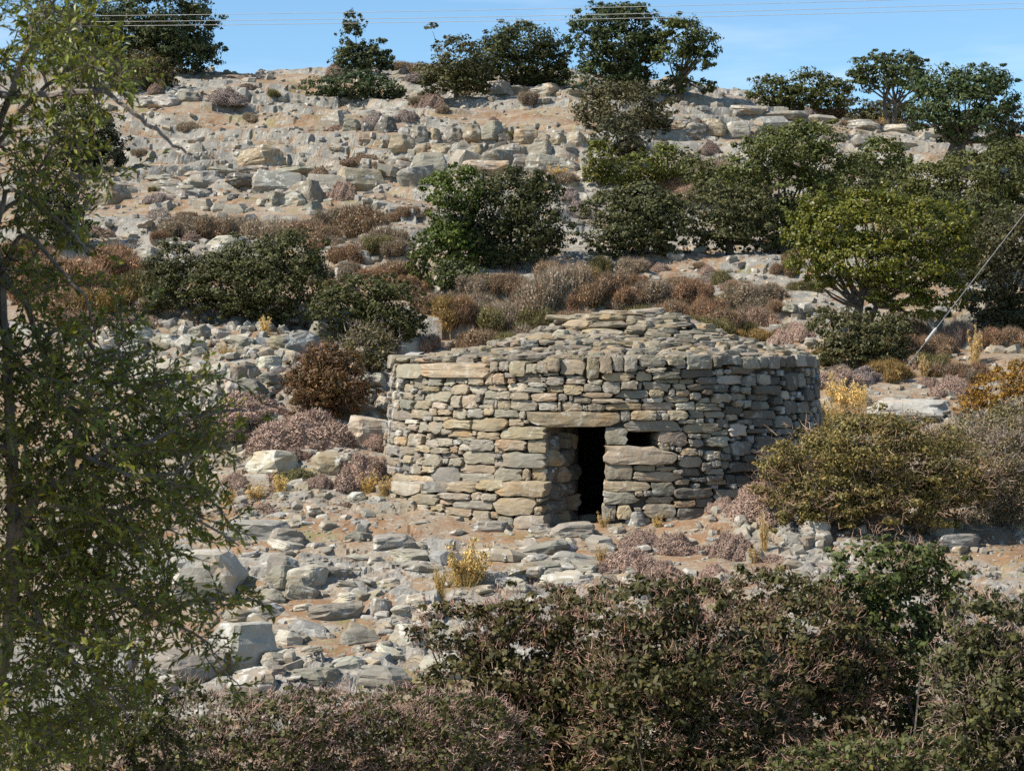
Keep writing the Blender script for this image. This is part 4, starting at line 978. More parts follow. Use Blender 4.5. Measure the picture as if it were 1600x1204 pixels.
ORD = ['', 'first', 'second', 'third', 'fourth', 'fifth', 'sixth', 'seventh', 'eighth', 'ninth', 'tenth', 'eleventh', 'twelfth', 'thirteenth', 'fourteenth', 'fifteenth', 'sixteenth']
NUM = ['', 'one', 'two', 'three', 'four', 'five', 'six', 'seven', 'eight', 'nine', 'ten', 'eleven', 'twelve', 'thirteen', 'fourteen', 'fifteen', 'sixteen']
def ranked(what, where, i, n):
    """i from 0, counted from the left"""
    if n == 1: return '%s %s' % (what, where)
    if i == 0: return 'leftmost %s %s' % (what, where)
    if i == n - 1: return 'rightmost %s %s' % (what, where)
    return '%s %s from left %s' % (ORD[i + 1], what, where)

SM = {'pk': (0.235, 0.172, 0.135), 'pb': (0.205, 0.15, 0.118), 'pu': (0.20, 0.165, 0.145), 'dk': (0.145, 0.11, 0.09),
      'br': (0.165, 0.12, 0.082), 'ru': (0.175, 0.115, 0.075), 'gr': (0.175, 0.145, 0.112), 'ol': (0.105, 0.096, 0.046), 'go': (0.165, 0.118, 0.05), 'gy': (0.21, 0.18, 0.15), 'ye': (0.50, 0.38, 0.16), 'py': (0.46, 0.35, 0.17)}
SM_WORD = {'pk': 'pinkish brown', 'pb': 'dull brown', 'pu': 'purple-grey', 'dk': 'dark brown', 'br': 'brown', 'ru': 'rust-coloured', 'gr': 'grey-brown', 'ol': 'olive', 'go': 'golden brown', 'gy': 'silver-grey', 'ye': 'yellow', 'py': 'straw-coloured'}
# x, base y, width, height, colour
SMALL = {
 ('cushion', 'on the rocky crest'): '385 112 32 13 dk|348 166 80 30 pu|530 122 46 24 pb|240 146 34 18 pk|655 132 56 20 pu|670 168 56 26 pb|860 138 60 22 pb|1262 182 30 14 pu',
 ('cushion', 'above the brown ledges'): '585 200 46 28 pu|634 194 44 20 pu|526 205 26 14 pb',
 ('cushion', 'near the broad grey-brown shrub'): '1092 200 28 24 dk|1108 208 30 22 pu|1110 245 44 30 dk|770 192 24 10 pb',
 ('cushion', 'around the big tan slab'): '530 312 56 32 pk|565 262 70 20 br|500 285 46 38 br',
 ('cushion', 'by the mossy bank of the left slope'): '245 316 46 18 pu|246 342 40 22 gy|300 378 40 20 pk|545 352 50 26 pk|668 340 30 14 pk|150 372 50 24 pk',
 ('cushion', 'under the grey-green shrubs above the roof'): '1000 418 48 20 pk|1035 423 34 18 pb|1105 428 34 18 pk|1115 440 50 16 gy|1142 452 36 20 pk|900 345 50 28 pu|890 320 40 20 pu|1215 395 40 36 br|905 432 46 36 br',
 ('cushion', 'on the ruined wall'): '175 512 40 22 pk|235 505 36 18 pk|290 515 30 14 pk',
 ('cushion', 'below the ruined wall'): '298 692 72 42 pk|392 672 120 50 pk|468 702 150 70 pb|430 712 60 34 pb|590 702 46 32 pk|455 718 60 26 pb|350 690 90 30 pk|270 704 70 24 pb',
 ('cushion', 'against the left foot of the hut'): '560 762 90 60 pk|578 752 70 44 pk|600 742 50 42 pk',
 ('cushion', 'on the bare ground left of the hut'): '365 762 46 30 pk|460 750 60 22 ol|497 762 46 28 pb|430 745 30 20 pk|540 792 28 14 br|430 772 36 16 pb|415 800 40 20 pb',
 ('cushion', 'on the stones right of the doorway'): '1072 778 36 30 pk|1100 780 44 26 pk|1035 806 50 18 pk|1195 818 110 62 pk|1130 800 50 34 pk',
 ('cushion', 'below the doorway stones'): '1000 858 80 34 pk|1060 868 80 40 pk|1140 872 90 46 pb|985 892 90 46 pk|1040 908 80 36 pb|1120 905 60 30 pk|940 895 40 22 pb|1210 880 60 20 pk',
 ('cushion', 'right of the hut by the flat pale rock'): '1310 608 90 36 pk|1355 598 60 30 pu|1490 620 84 36 pk|1450 605 44 20 pb|1250 530 50 34 pk|1220 545 50 30 pk|1430 575 50 26 pk',
 ('heath', 'in the brown band left of the big dark shrub'): '280 372 70 38 gr|325 374 80 44 br|370 370 70 40 gr|425 378 80 44 gr|480 382 80 46 br|520 370 60 40 gr|560 375 80 52 br|600 388 70 44 gr|590 395 50 30 ol',
 ('heath', 'behind the leafy tree above the ruined wall'): '120 450 100 60 ru|180 440 90 54 ru|100 490 110 50 br|170 492 100 48 go|215 478 70 60 ol|230 500 60 36 gr|130 520 100 36 pb|195 515 70 30 pu|60 470 100 70 ru|30 430 80 60 ru',
 ('heath', 'above the dark domed shrub'): '540 412 50 36 ru|570 392 50 24 gy|620 400 50 30 gr|615 432 60 30 br|590 442 50 26 ru|650 452 46 26 ru|620 468 60 30 br',
 ('heath', 'on the slope directly behind the hut'): '680 490 60 40 br|720 500 56 44 ru|700 530 60 46 go|750 490 60 40 gr|760 530 60 44 ol|790 510 60 40 gr|740 548 60 40 br|800 455 60 36 br|790 548 50 34 ol|670 550 40 30 pk',
 ('heath', 'just above the roof mound'): '850 490 80 70 gr|890 470 70 60 gr|835 520 60 46 ol|820 540 50 40 gr|930 480 60 40 br|960 460 60 38 br|980 485 60 34 ru|915 450 50 34 go|1020 480 60 40 gr|1050 500 60 38 br',
 ('heath', 'on the slope between the roof and the pale stones'): '1080 465 50 28 br|1060 452 44 24 go|1110 500 60 40 ru|1090 520 50 30 ol|1140 520 56 40 br|1120 535 70 34 ol|1160 480 56 40 gr|1190 510 50 36 pk|1180 545 50 30 go|1200 470 50 30 gr|1150 455 40 22 br',
 ('heath', 'around the guy wire anchor'): '1420 560 60 44 ru|1470 555 60 40 br|1500 545 40 40 pk|1395 595 60 40 go|1290 570 46 36 go|1530 595 50 36 ru|1450 575 60 30 ol|1490 590 50 30 br',
 ('heath', 'in the gap under the twin green bushes'): '1080 320 50 30 pk|1120 285 60 40 gr|1180 310 50 36 ol|1060 300 40 24 br|880 290 40 18 gr|860 440 50 36 br|780 452 60 30 br',
 ('heath', 'on the ridge below the low dark mat'): '1340 200 60 14 br|1395 202 70 16 ru|1300 182 50 14 br|1430 205 40 16 br|660 115 60 20 gr|625 112 40 18 gr',
 ('heath', 'in the scrub belt behind the roof mound'): '1066 486 30 19 gr|834 521 32 23 gr|903 533 40 27 br|1083 469 55 40 ru|752 498 54 35 gr|734 484 41 25 ol|1073 466 42 27 gr|1065 494 35 25 gr|881 506 34 22 br|995 447 40 22 ru|749 451 52 29 gr|983 430 53 32 gr|1016 458 37 27 gr|856 484 54 39 gr|841 461 31 17 br|1039 535 34 16 gr|1002 499 42 19 gr|967 488 47 22 gr|944 469 37 23 ru|912 499 29 15 ru|709 470 31 20 gr|879 485 44 32 ru|921 436 47 25 ol|989 486 38 25 br|755 459 39 28 gr|938 425 42 30 ol|1027 465 44 27 br|938 483 31 22 ol|1065 453 54 28 br|899 524 47 33 br|835 519 29 21 ol|1001 500 52 30 ol|811 469 41 28 ru|1002 541 30 19 br',
 ('heath', 'on the bank below the tall olive clump'): '1093 488 45 27 ru|1248 402 27 19 ru|1140 451 26 12 ol|1217 496 37 19 ru|1242 417 36 26 br|1181 487 39 27 gr|1128 518 35 25 ol|1208 495 26 18 br|1139 506 28 17 ol|1113 504 34 23 ru|1153 515 35 25 gr|1221 529 30 18 ru|1249 520 29 15 ru|1132 481 39 21 ol|1232 432 44 24 br|1095 421 27 14 br|1259 454 38 23 ol|1169 516 32 18 ol|1206 494 24 11 br|1130 443 40 29 ol|1158 454 27 19 ol|1242 524 43 26 gr',
 ('heath', 'between the guy wire and the hut rim'): '1545 546 44 29 ru|1470 587 31 14 go|1370 535 47 29 ru|1508 594 46 28 gr|1518 596 36 24 go|1584 539 37 26 br|1437 536 49 29 br|1408 525 49 28 br|1524 594 26 17 gr|1308 560 34 23 ru|1357 567 43 26 go|1370 579 33 23 go|1430 527 42 30 br|1318 593 48 30 gr|1347 533 36 21 br|1432 561 31 15 go',
 ('heath', 'among the stones above the dense shrubs'): '584 352 37 17 br|514 384 38 21 gr|532 440 38 24 gr|529 437 43 25 gr|615 341 29 18 br|478 443 28 18 gr|308 439 28 12 br|503 361 26 15 gr|492 392 25 15 ru|294 340 29 13 ru|245 434 41 27 ru|572 366 38 20 ru|547 426 34 22 gr|250 378 31 22 ru|635 341 35 18 br|513 447 31 17 ru|538 428 24 12 br|396 445 36 27 br',
 ('heath', 'dotted over the upper ledges'): '452 270 17 9 ol|837 272 16 9 ol|844 218 14 7 gr|596 279 17 12 ol|389 190 23 14 gr|798 217 21 13 ol|826 164 28 20 gr|427 150 24 12 ol|295 204 28 17 gr|676 238 20 12 br|239 299 16 11 ol|629 262 22 12 gr|217 244 23 13 gr|840 289 21 11 ol|693 179 19 14 gr|273 284 17 11 gr|592 266 20 10 gr|241 169 20 9 br|299 222 14 6 gr|652 163 28 13 gr',
 ('tuft', 'standing right of the hut wall'): '1325 655 60 50 ye|1290 690 50 46 ye|1345 640 40 30 ye|1310 630 50 30 ye|1300 665 40 30 ye|1525 575 30 50 py|1445 590 26 30 py|1340 680 40 40 ye',
 ('tuft', 'at the left foot of the hut'): '574 772 34 30 ye|600 778 36 30 py|437 770 30 26 ye|702 745 18 30 ye|395 785 50 26 py|355 790 40 22 py',
 ('tuft', 'in front of the doorway'): '726 926 104 62 ye|688 935 30 40 ye|945 825 26 26 py|1001 800 16 22 ye|1028 825 20 20 ye|940 880 22 26 py|1040 860 18 18 py|1195 860 24 50 py|1180 880 24 26 py',
 ('tuft', 'on the ruined wall and slope'): '501 632 30 24 ye|414 524 28 24 ye|350 562 30 20 py|870 280 40 16 py|1381 200 16 18 ye|1405 202 16 14 py|612 385 14 18 ye|748 462 14 10 ye|250 145 14 20 py',
}
def build_small():
    r = np.random.default_rng(33)
    protos = {'cushion': CUSH, 'heath': HEATH, 'tuft': TUFT}
    names = {'cushion': ('cushion_shrub', 'cushion shrub', 'shrub'), 'heath': ('heath_shrub', 'heath shrub', 'shrub'), 'tuft': ('dry_tuft', 'dry tuft', 'dry plant')}
    for (kind, where), txt in SMALL.items():
        ent = []
        for it in txt.split('|'):
            p = it.split(); ent.append((float(p[0]), float(p[1]), float(p[2]), float(p[3]), p[4]))
        pts = ground([e[0] for e in ent], [e[1] for e in ent])
        by = {}
        for i, e in enumerate(ent): by.setdefault(e[4], []).append(i)
        nm, what, cat = names[kind]
        for c, ids in by.items():
            ids.sort(key=lambda i: ent[i][0])
            for rank, i in enumerate(ids):
                x, y, w, h, _ = ent[i]; p = pts[i]; k = p[1] / F
                o = obj(nm, protos[kind][r.integers(len(protos[kind]))], None, (p[0], p[1] + w * k * 0.3, p[2] - 0.04), np.array(SM[c]) * r.uniform(0.85, 1.15) * {'cushion': 1.6, 'heath': 1.55, 'tuft': 1.1}[kind])
                o.location.z = float(height(np.array([o.location.x]), np.array([o.location.y]))[0]) * 0.5 + p[2] * 0.5 - 0.05
                if kind == 'heath': w *= 1.45; h *= 1.2
                if kind == 'tuft': w *= 1.25; h *= 1.2
                if kind == 'cushion': h = min(h, 0.62 * w); w *= 1.15
                sx = w * k / 2 / 0.93; o.scale = (sx, sx * r.uniform(0.75, 1.0), h * k / 0.92)
                o.rotation_euler = (0, 0, r.uniform(0, 6.28))
                tag(o, ranked('%s %s' % (SM_WORD[c], what), where, rank, len(ids)), cat, '%ss %s' % (what, where))
                PLANT_BOX.append((x, y - h / 2, w / 2, h / 2, p[1]))
build_small()
print('small', time.time() - T0)

# ----------------------------------------------------------------- ruined wall
def add_stone(acc, loc, rot, sc, r):
    V, T = PROTO[r.integers(14)]
    a, b, c = rot
    Rx = np.array([[1, 0, 0], [0, math.cos(a), -math.sin(a)], [0, math.sin(a), math.cos(a)]])
    Ry = np.array([[math.cos(b), 0, math.sin(b)], [0, 1, 0], [-math.sin(b), 0, math.cos(b)]])
    Rz = np.array([[math.cos(c), -math.sin(c), 0], [math.sin(c), math.cos(c), 0], [0, 0, 1]])
    acc.add((V * np.asarray(sc)) @ (Rz @ Ry @ Rx).T + np.asarray(loc), None, T)
def build_ruin():
    r = np.random.default_rng(61)
    c0 = ground1(390, 600)
    root = empty('ruined_wall', c0); tag(root, 'collapsed dry-stone wall of tumbled rubble beside the hut', 'ruined wall', None)
    spots = []
    # hand-placed larger blocks, dark ones painting the shadowed face, then tumbled rubble, largest first
    hand = '468 545 90 40 b|510 535 70 46 g|495 512 60 24 b|450 505 40 26 w|410 515 50 22 g|375 540 60 26 g|340 528 50 22 w|300 545 60 34 w|310 525 44 26 g|260 540 60 30 g|215 530 60 34 w|180 520 50 24 w|420 575 60 30 w|380 590 60 34 b|340 585 50 26 w|300 590 60 28 g|255 580 60 26 w|395 620 60 40 b|360 615 50 34 w|330 620 44 30 g|290 625 50 26 t|460 565 50 26 w|250 615 70 22 t|215 600 60 26 w|200 560 60 30 w|160 560 60 30 g|170 610 70 26 g|440 545 50 26 t|590 600 40 24 w|560 585 36 26 w|600 575 40 26 g|575 625 44 26 g|600 640 40 30 w|580 660 40 24 b|420 600 44 24 g|330 650 50 26 d|295 655 44 26 d|270 640 44 24 d|310 635 30 20 b|345 640 36 20 b'
    for it in hand.split('|'):
        p = it.split(); spots.append((float(p[0]), float(p[1]), float(p[2]), float(p[3]), p[4]))
    for i in range(225):
        x = r.uniform(120, 620); y = 505 + (r.uniform() ** 0.9) * 150
        if x > 440 and y > 600: x -= 200
        w = 13 + 24 * r.uniform() ** 2
        spots.append((x, y, w, w * r.uniform(0.45, 0.8), 'wwgtgbg'[r.integers(7)]))
    n_ind = len(spots)
    for i in range(520):
        x = r.uniform(110, 620); y = 500 + r.uniform() * 160
        if x > 440 and y > 600: x -= 200
        w = 9 + 16 * r.uniform() ** 1.5
        spots.append((x, y, w, w * r.uniform(0.45, 0.8), 'g'))
    pts = ground([s[0] for s in spots], [s[1] for s in spots])
    fill = Acc()
    for s, p in zip(spots[n_ind:], pts[n_ind:]):
        k = p[1] / F
        add_stone(fill, p - c0 + np.array([0, 0, s[3] * k * 0.25]), (r.uniform(-.5, .5), r.uniform(-.4, .4), r.uniform(0, 6.28)), (s[2] / 2 * k, s[2] / 2 * k * 0.8, s[3] / 2 * k), r)
    tag(obj('small_stones', fill.mesh('small_stones', M_RUBBLE), root, (0, 0, 0), (0.74, 0.74, 0.72)), kind='stuff')
    for s, p in zip(spots[:n_ind], pts[:n_ind]):
        k = p[1] / F
        big = s[2] > 34
        me = (PROTO_BIG_ME if big else PROTO_ME)[r.integers(14)]
        o = obj('stone', me, root, p - c0 + np.array([0, 0, s[3] * k * 0.22]), tone(s[4], r) * np.array([0.76, 0.755, 0.735]))
        o.scale = np.array((s[2] / 2 * k, s[2] / 2 * k * r.uniform(0.6, 1.0), s[3] / 2 * k)) * (0.85 if big else 1)
        o.rotation_euler = (r.uniform(-.45, .35), r.uniform(-.4, .4), r.uniform(0, 6.28) if not big else r.uniform(-.5, .5))
build_ruin()

# ----------------------------------------------------------------- loose rocks
def hidden(px, py, Y):
    for x, y, rx, ry, d in PLANT_BOX:
        if d < Y and ((px - x) / (rx * 0.95)) ** 2 + ((py - y) / (ry * 0.95)) ** 2 < 1: return True
    if Y > 26 and 615 < px < 1280 and 530 < py < 760: return True
    if px < 150 + 180 * (py > 450) and py < 1204: return True
    if py > 935 + 0.06 * abs(px - 700) and px > 760: return True
    return py > 1075
LM = [(320, 880, 'big flat boulder left of the hut'), (300, 1030, 'cracked boulder under the leafy tree'), (430, 960, 'whitish rocks below the big flat boulder'), (560, 1010, 'rubble above the pink thorn bushes'), (650, 1030, 'upright slabs near the dark thorn bush'),
      (480, 830, 'trodden soil left of the doorway'), (600, 850, 'plinth of the hut'), (740, 860, 'bluish slab at the plinth'), (880, 840, 'doorway'), (830, 890, 'rubble below the doorway'), (700, 920, 'big yellow tuft'), (560, 910, 'grassy patch in front of the hut'),
      (980, 850, 'window side of the doorway'), (1130, 790, 'cushion shrubs right of the doorway'), (1260, 830, 'foot of the large olive bush'), (1480, 840, 'white boulder'), (1570, 870, 'grey bare bush'), (1360, 860, 'dark thorn bush top'),
      (420, 720, 'boulder below the ruined wall'), (560, 700, 'rust-red bush'), (330, 740, 'left end of the cushion shrubs'), (1420, 630, 'flat pale rock right of the hut'), (1550, 530, 'big dark shrub by the guy wire'), (1300, 480, 'foot of the green tree'), (1180, 430, 'tall olive clump'), (1000, 420, 'grey-green shrub above the roof'),
      (900, 390, 'big dark mid-slope shrub'), (650, 350, 'small upright juniper'), (560, 280, 'big tan slab'), (440, 290, 'stacked grey slabs'), (400, 240, 'brown boulder on the slope'), (300, 310, 'left end of the stacked slabs'), (200, 320, 'black junipers'), (250, 360, 'left mossy bank'), (360, 390, 'brown heath band'),
      (680, 270, 'bright green bush'), (770, 250, 'grey boulder row'), (870, 260, 'right end of the grey boulder row'), (560, 215, 'brown ledges'), (700, 210, 'middle of the brown ledges'), (850, 210, 'right end of the brown ledges'), (330, 190, 'purple cushion on the crest slope'), (450, 175, 'juniper mat'), (260, 170, 'grey-brown shrub on the crest'),
      (650, 165, 'shrub with the bare branch'), (800, 155, 'round skyline tree'), (1100, 190, 'paired skyline trees'), (1250, 195, 'three-lobed ridge shrub'), (430, 120, 'wispy skyline tree'), (1480, 640, 'rust-orange bush')]
LMP = np.array([(a, b) for a, b, _ in LM], float)

def build_rocks():
    r = np.random.default_rng(17)
    R = []          # px, py, w, h, tone, big, name/label
    HAND = '''322 925 128 84 w big flat-topped pale boulder with a dark side, left of the hut
290 1066 118 62 g cracked grey boulder under the leafy tree
372 1036 112 78 w rounded whitish boulder beside the cracked one
394 1082 86 44 g smooth flat rock at the edge of the pink thorn bushes
768 829 66 19 b bluish slab lying like a step at the plinth
898 838 72 27 g broad grey rock in front of the doorway
845 832 40 18 g smaller grey rock beside the plinth corner
917 815 32 15 g small block on the doorway sill
996 822 44 28 b bluish block at the foot of the window side
442 903 52 44 g angular grey boulder between the flat boulder and grassy patch
470 925 46 34 g dark-sided block at the grassy patch
565 834 22 20 g small upright block on trodden soil
1472 838 40 34 w white rounded boulder beside the large olive bush
1552 812 36 46 w whitish boulder in front of the grey bare bush
1258 814 46 22 t flat tan stone at the foot of the olive bush
1275 836 56 28 w ridged pale stone under the olive bush
1255 856 48 22 g rounded slab near the dark thorn bush
1500 858 90 30 b layered bluish slab under the white boulder
1425 650 200 30 w broad flat pale outcrop right of the hut
640 556 84 42 w pale sloping rock right behind the rim of the hut
424 738 92 44 w pale boulder below the ruined wall cushions
512 738 46 38 t smooth tan boulder beside the pale one below the wall
572 690 66 50 w long sloping rock between rust-red bush and hut
564 298 84 46 t big tilted tan slab on the upper slope
402 258 92 34 o brown weathered boulder above the stacked slabs
436 300 92 44 b stacked grey slab, highest of the left heap
478 312 54 36 g grey block leaning on the stacked slab
645 292 64 42 g dark-faced block near the bright green bush
760 268 80 24 t long low tan slab in the grey boulder row
852 272 66 40 b bluish block at the end of the boulder row
790 245 54 26 g grey block above the boulder row
170 318 66 36 o brown slab under the black juniper
222 416 72 36 w pale bedrock hump above the rust heath
360 384 84 20 w long pale ledge under the brown heath band
560 412 46 26 w white rock above the dark domed shrub
525 440 26 26 w small white rock by the dense shrub
1210 700 30 20 g small block against the wall foot'''
    for ln in HAND.strip().split('\n'):
        p = ln.split(None, 5); R.append([float(p[0]), float(p[1]), float(p[2]), float(p[3]), p[4], True, p[5]])
    def chain(pts, w0, w1, f0, f1, tones, jy=3):
        L = 0; X = [p[0] for p in pts]; Yy = [p[1] for p in pts]; x = X[0]
        while x < X[-1]:
            w = r.uniform(w0, w1)
            R.append([x + w / 2, float(np.interp(x + w / 2, X, Yy)) + r.uniform(-jy, jy), w * 1.15, w * r.uniform(f0, f1), tones[r.integers(len(tones))], True, None, 1]); x += w * r.uniform(0.8, 1.15)
    chain([(505, 196), (560, 205), (640, 212), (700, 222), (800, 226), (900, 224), (985, 226)], 18, 40, 0.6, 1.0, 'dtgogt')
    chain([(560, 222), (640, 236), (760, 242), (860, 246)], 20, 44, 0.5, 0.8, 'dgtogt')
    chain([(590, 276), (680, 266), (760, 262), (830, 270), (910, 266)], 24, 58, 0.5, 0.85, 'gbgdgw')
    chain([(245, 296), (330, 292), (400, 284), (480, 292), (520, 300)], 26, 60, 0.35, 0.7, 'gbgdg')
    chain([(150, 300), (240, 286), (340, 270), (470, 268)], 40, 90, 0.16, 0.26, 'gwg')
    chain([(1020, 196), (1100, 206), (1170, 210)], 24, 50, 0.5, 0.8, 'tgw')
    chain([(1140, 172), (1250, 186), (1340, 200), (1450, 212)], 40, 90, 0.16, 0.28, 'wwg')
    chain([(1180, 196), (1290, 216), (1400, 228)], 30, 60, 0.3, 0.5, 'wgwb')
    chain([(170, 150), (230, 165), (300, 160)], 24, 44, 0.4, 0.6, 'gwg')
    chain([(640, 150), (760, 142), (900, 152)], 30, 60, 0.25, 0.4, 'wgw')
    chain([(600, 330), (700, 345), (690, 352)], 24, 44, 0.3, 0.5, 'wgw')
    for x, y, w, h, t in ((395, 838, 96, 46, 'g'), (440, 846, 70, 36, 'g'), (448, 858, 56, 26, 'w'), (560, 842, 40, 22, 'g'), (610, 852, 80, 34, 'g'), (640, 872, 70, 26, 'g'), (440, 908, 44, 46, 'g'), (482, 908, 56, 46, 'w'), (474, 932, 56, 32, 'g'), (520, 898, 50, 24, 'b'), (560, 874, 42, 14, 'w'), (602, 918, 50, 24, 't'), (660, 890, 60, 24, 'g'), (705, 878, 64, 26, 'g'),
                          (412, 964, 66, 34, 'g'), (372, 968, 70, 30, 'g'), (520, 964, 80, 40, 'g'), (482, 990, 60, 34, 'b'), (448, 1004, 52, 36, 'w'), (562, 1004, 56, 40, 'g'), (592, 962, 46, 52, 'g'), (636, 1008, 52, 66, 'w'), (690, 1052, 70, 56, 'w'), (604, 1062, 70, 40, 'g'), (544, 1044, 50, 32, 'w'), (490, 1060, 56, 32, 'g'), (440, 1036, 60, 30, 'g'), (664, 962, 70, 34, 'w'), (720, 990, 60, 30, 'g'),
                          (780, 872, 80, 26, 'g'), (850, 862, 70, 28, 'b'), (830, 892, 80, 26, 'g'), (900, 880, 70, 30, 'b'), (940, 862, 50, 26, 'g'), (760, 905, 60, 24, 'g'), (880, 908, 70, 24, 'w')):
        R.append([x, y, w, h, t, True, None, 2])
    def zone(n, x0, x1, y0, y1, s0, s1, tones, pw=2.2, fl=(0.25, 0.55)):
        for _ in range(n):
            w = s0 + (s1 - s0) * r.uniform() ** pw
            R.append([r.uniform(x0, x1), r.uniform(y0, y1), w, w * r.uniform(*fl), tones[r.integers(len(tones))], w > 30, None])
    zone(50, 500, 1000, 200, 240, 8, 24, 'tgopgt', 1.3, (0.45, 0.8))
    zone(50, 560, 920, 245, 295, 10, 30, 'gbgwt', 1.5, (0.35, 0.65))
    zone(80, 240, 520, 280, 330, 14, 50, 'gbgw', 1.6)
    zone(620, 150, 1000, 105, 335, 5, 22, 'wwgtgw', 2.8)
    zone(240, 150, 700, 320, 440, 6, 34, 'wwgt', 2.0)
    zone(330, 330, 1010, 800, 1065, 8, 50, 'gbgwtwg', 3.2, (0.14, 0.36))
    zone(50, 400, 700, 930, 1065, 16, 60, 'wgbgw', 1.6, (0.22, 0.5))
    zone(90, 780, 1000, 830, 920, 14, 54, 'gbwgb', 1.6, (0.2, 0.45))
    zone(260, 1000, 1600, 780, 935, 7, 40, 'gtwbg', 2.2, (0.3, 0.7))
    zone(110, 260, 620, 690, 830, 8, 40, 'wgtw', 2.0)
    zone(220, 860, 1330, 390, 560, 6, 30, 'wwtgw', 2.0)
    zone(120, 1230, 1600, 480, 640, 7, 36, 'wwtgb', 2.0)
    zone(200, 1000, 1600, 160, 300, 5, 26, 'wwtgb', 2.0)
    zone(160, 1290, 1600, 600, 700, 6, 26, 'wwt', 2.0)
    zone(1700, 330, 1600, 770, 1065, 3, 11, 'gwtg', 1.8)
    zone(700, 250, 620, 680, 840, 3, 11, 'gwtg', 1.8)
    px = np.array([a[0] for a in R]); py = np.array([a[1] for a in R])
    P = ground(px, py)
    keep = []
    for i, a in enumerate(R):
        p = P[i]
        if math.hypot(p[0] - HUT[0], p[1] - HUT[1]) < 3.25 and not a[6]: continue
        keep.append(i)
    cand = [i for i in keep if not hidden(px[i], py[i], P[i][1]) or R[i][6]]
    cand.sort(key=lambda i: -(1e6 if R[i][6] else R[i][2] * R[i][3]))   # the largest in the picture stay individual rocks
    ind = cand[:296]; indset = set(ind)
    rubble = Acc()
    groups = {}
    def xf(i):
        a = R[i]; p = P[i]; k = p[1] / F
        kind = a[7] if len(a) > 7 else 0
        yaw = r.uniform(-.4, .4) if (a[6] or kind) else r.uniform(0, 2 * math.pi)
        rot = (r.uniform(-.3, .22), r.uniform(-.25, .25), yaw) if not a[6] else (r.uniform(-.08, .1), r.uniform(-.1, .1), yaw)
        sc = (a[2] / 2 * k, a[2] / 2 * k * r.uniform(0.6, 0.95), a[3] / 2 * k * 1.1)
        if kind == 1: rot = (r.uniform(-.12, .08), r.uniform(-.12, .12), yaw * 0.6)
        if kind == 2: rot = (r.uniform(-.3, .05), r.uniform(-.25, .25), yaw * 1.5); sc = (sc[0] * 1.18, sc[1] * 1.15, sc[2] * 0.8)
        return (p[0], p[1] + sc[1] * 0.4, p[2] + sc[2] * (0.5 if (a[6] or kind == 1) else 0.2)), rot, sc
    for i in ind:
        a = R[i]; loc, rot, sc = xf(i)
        o = obj('boulder' if a[2] > 36 else 'rock', (PROTO_BIG_ME if a[2] > 22 else PROTO_ME)[r.integers(14)], None, loc, tone(a[4], r) * np.array([0.77, 0.765, 0.745]))
        o.scale = sc; o.rotation_euler = rot
        if a[6]: tag(o, a[6], 'rock', 'rocks lying on the slope')
        else:
            j = int(np.argmin(np.hypot(LMP[:, 0] - a[0], (LMP[:, 1] - a[1]) * 1.3)))
            sz = 'big' if a[2] > 40 else 'mid-sized' if a[2] > 24 else 'small'
            groups.setdefault((j, sz, a[4]), []).append((a[0], o))
    for (j, sz, tn), lst in groups.items():
        lst.sort(key=lambda t: t[0]); n = len(lst)
        for q, (_, o) in enumerate(lst):
            tag(o, ranked('%s %s rock' % (sz, TONE_WORD[tn]), ('near the ' if n == 1 else 'near the ') + LM[j][2], q, n), 'rock', 'loose rocks near the ' + LM[j][2])
    for i in keep:
        if i in indset: continue
        loc, rot, sc = xf(i)
        add_stone(rubble, loc, rot, sc, r)
    # fine scree everywhere, by area of ground
    n = 5200
    Y = 14 + (90 - 14) * r.uniform(size=n) ** 0.9; X = r.uniform(-0.31, 0.31, n) * Y
    dns = fbm(X * 0.35, Y * 0.35, 91, 3); ok = dns + r.uniform(-0.12, 0.12, n) > 0.42
    ok &= np.hypot(X - HUT[0], Y - HUT[1]) > 3.3
    X = X[ok]; Y = Y[ok]; Z = height(X, Y)
    for x, y, z in zip(X, Y, Z):
        s = (0.02 + 0.10 * r.uniform() ** 3) * (0.7 + y / 60)
        add_stone(rubble, (x, y, z + s * 0.2), (r.uniform(-.4, .4), r.uniform(-.4, .4), r.uniform(0, 6.28)), (s * r.uniform(.8, 1.5), s, s * r.uniform(.4, .8)), r)
    o = obj('rubble', rubble.mesh('rubble', M_RUBBLE), None, (0, 0, 0), (0.75, 0.745, 0.72)); tag(o, 'loose scree and small stones strewn over the hillside', kind='stuff')
build_rocks()
print('rocks', time.time() - T0)

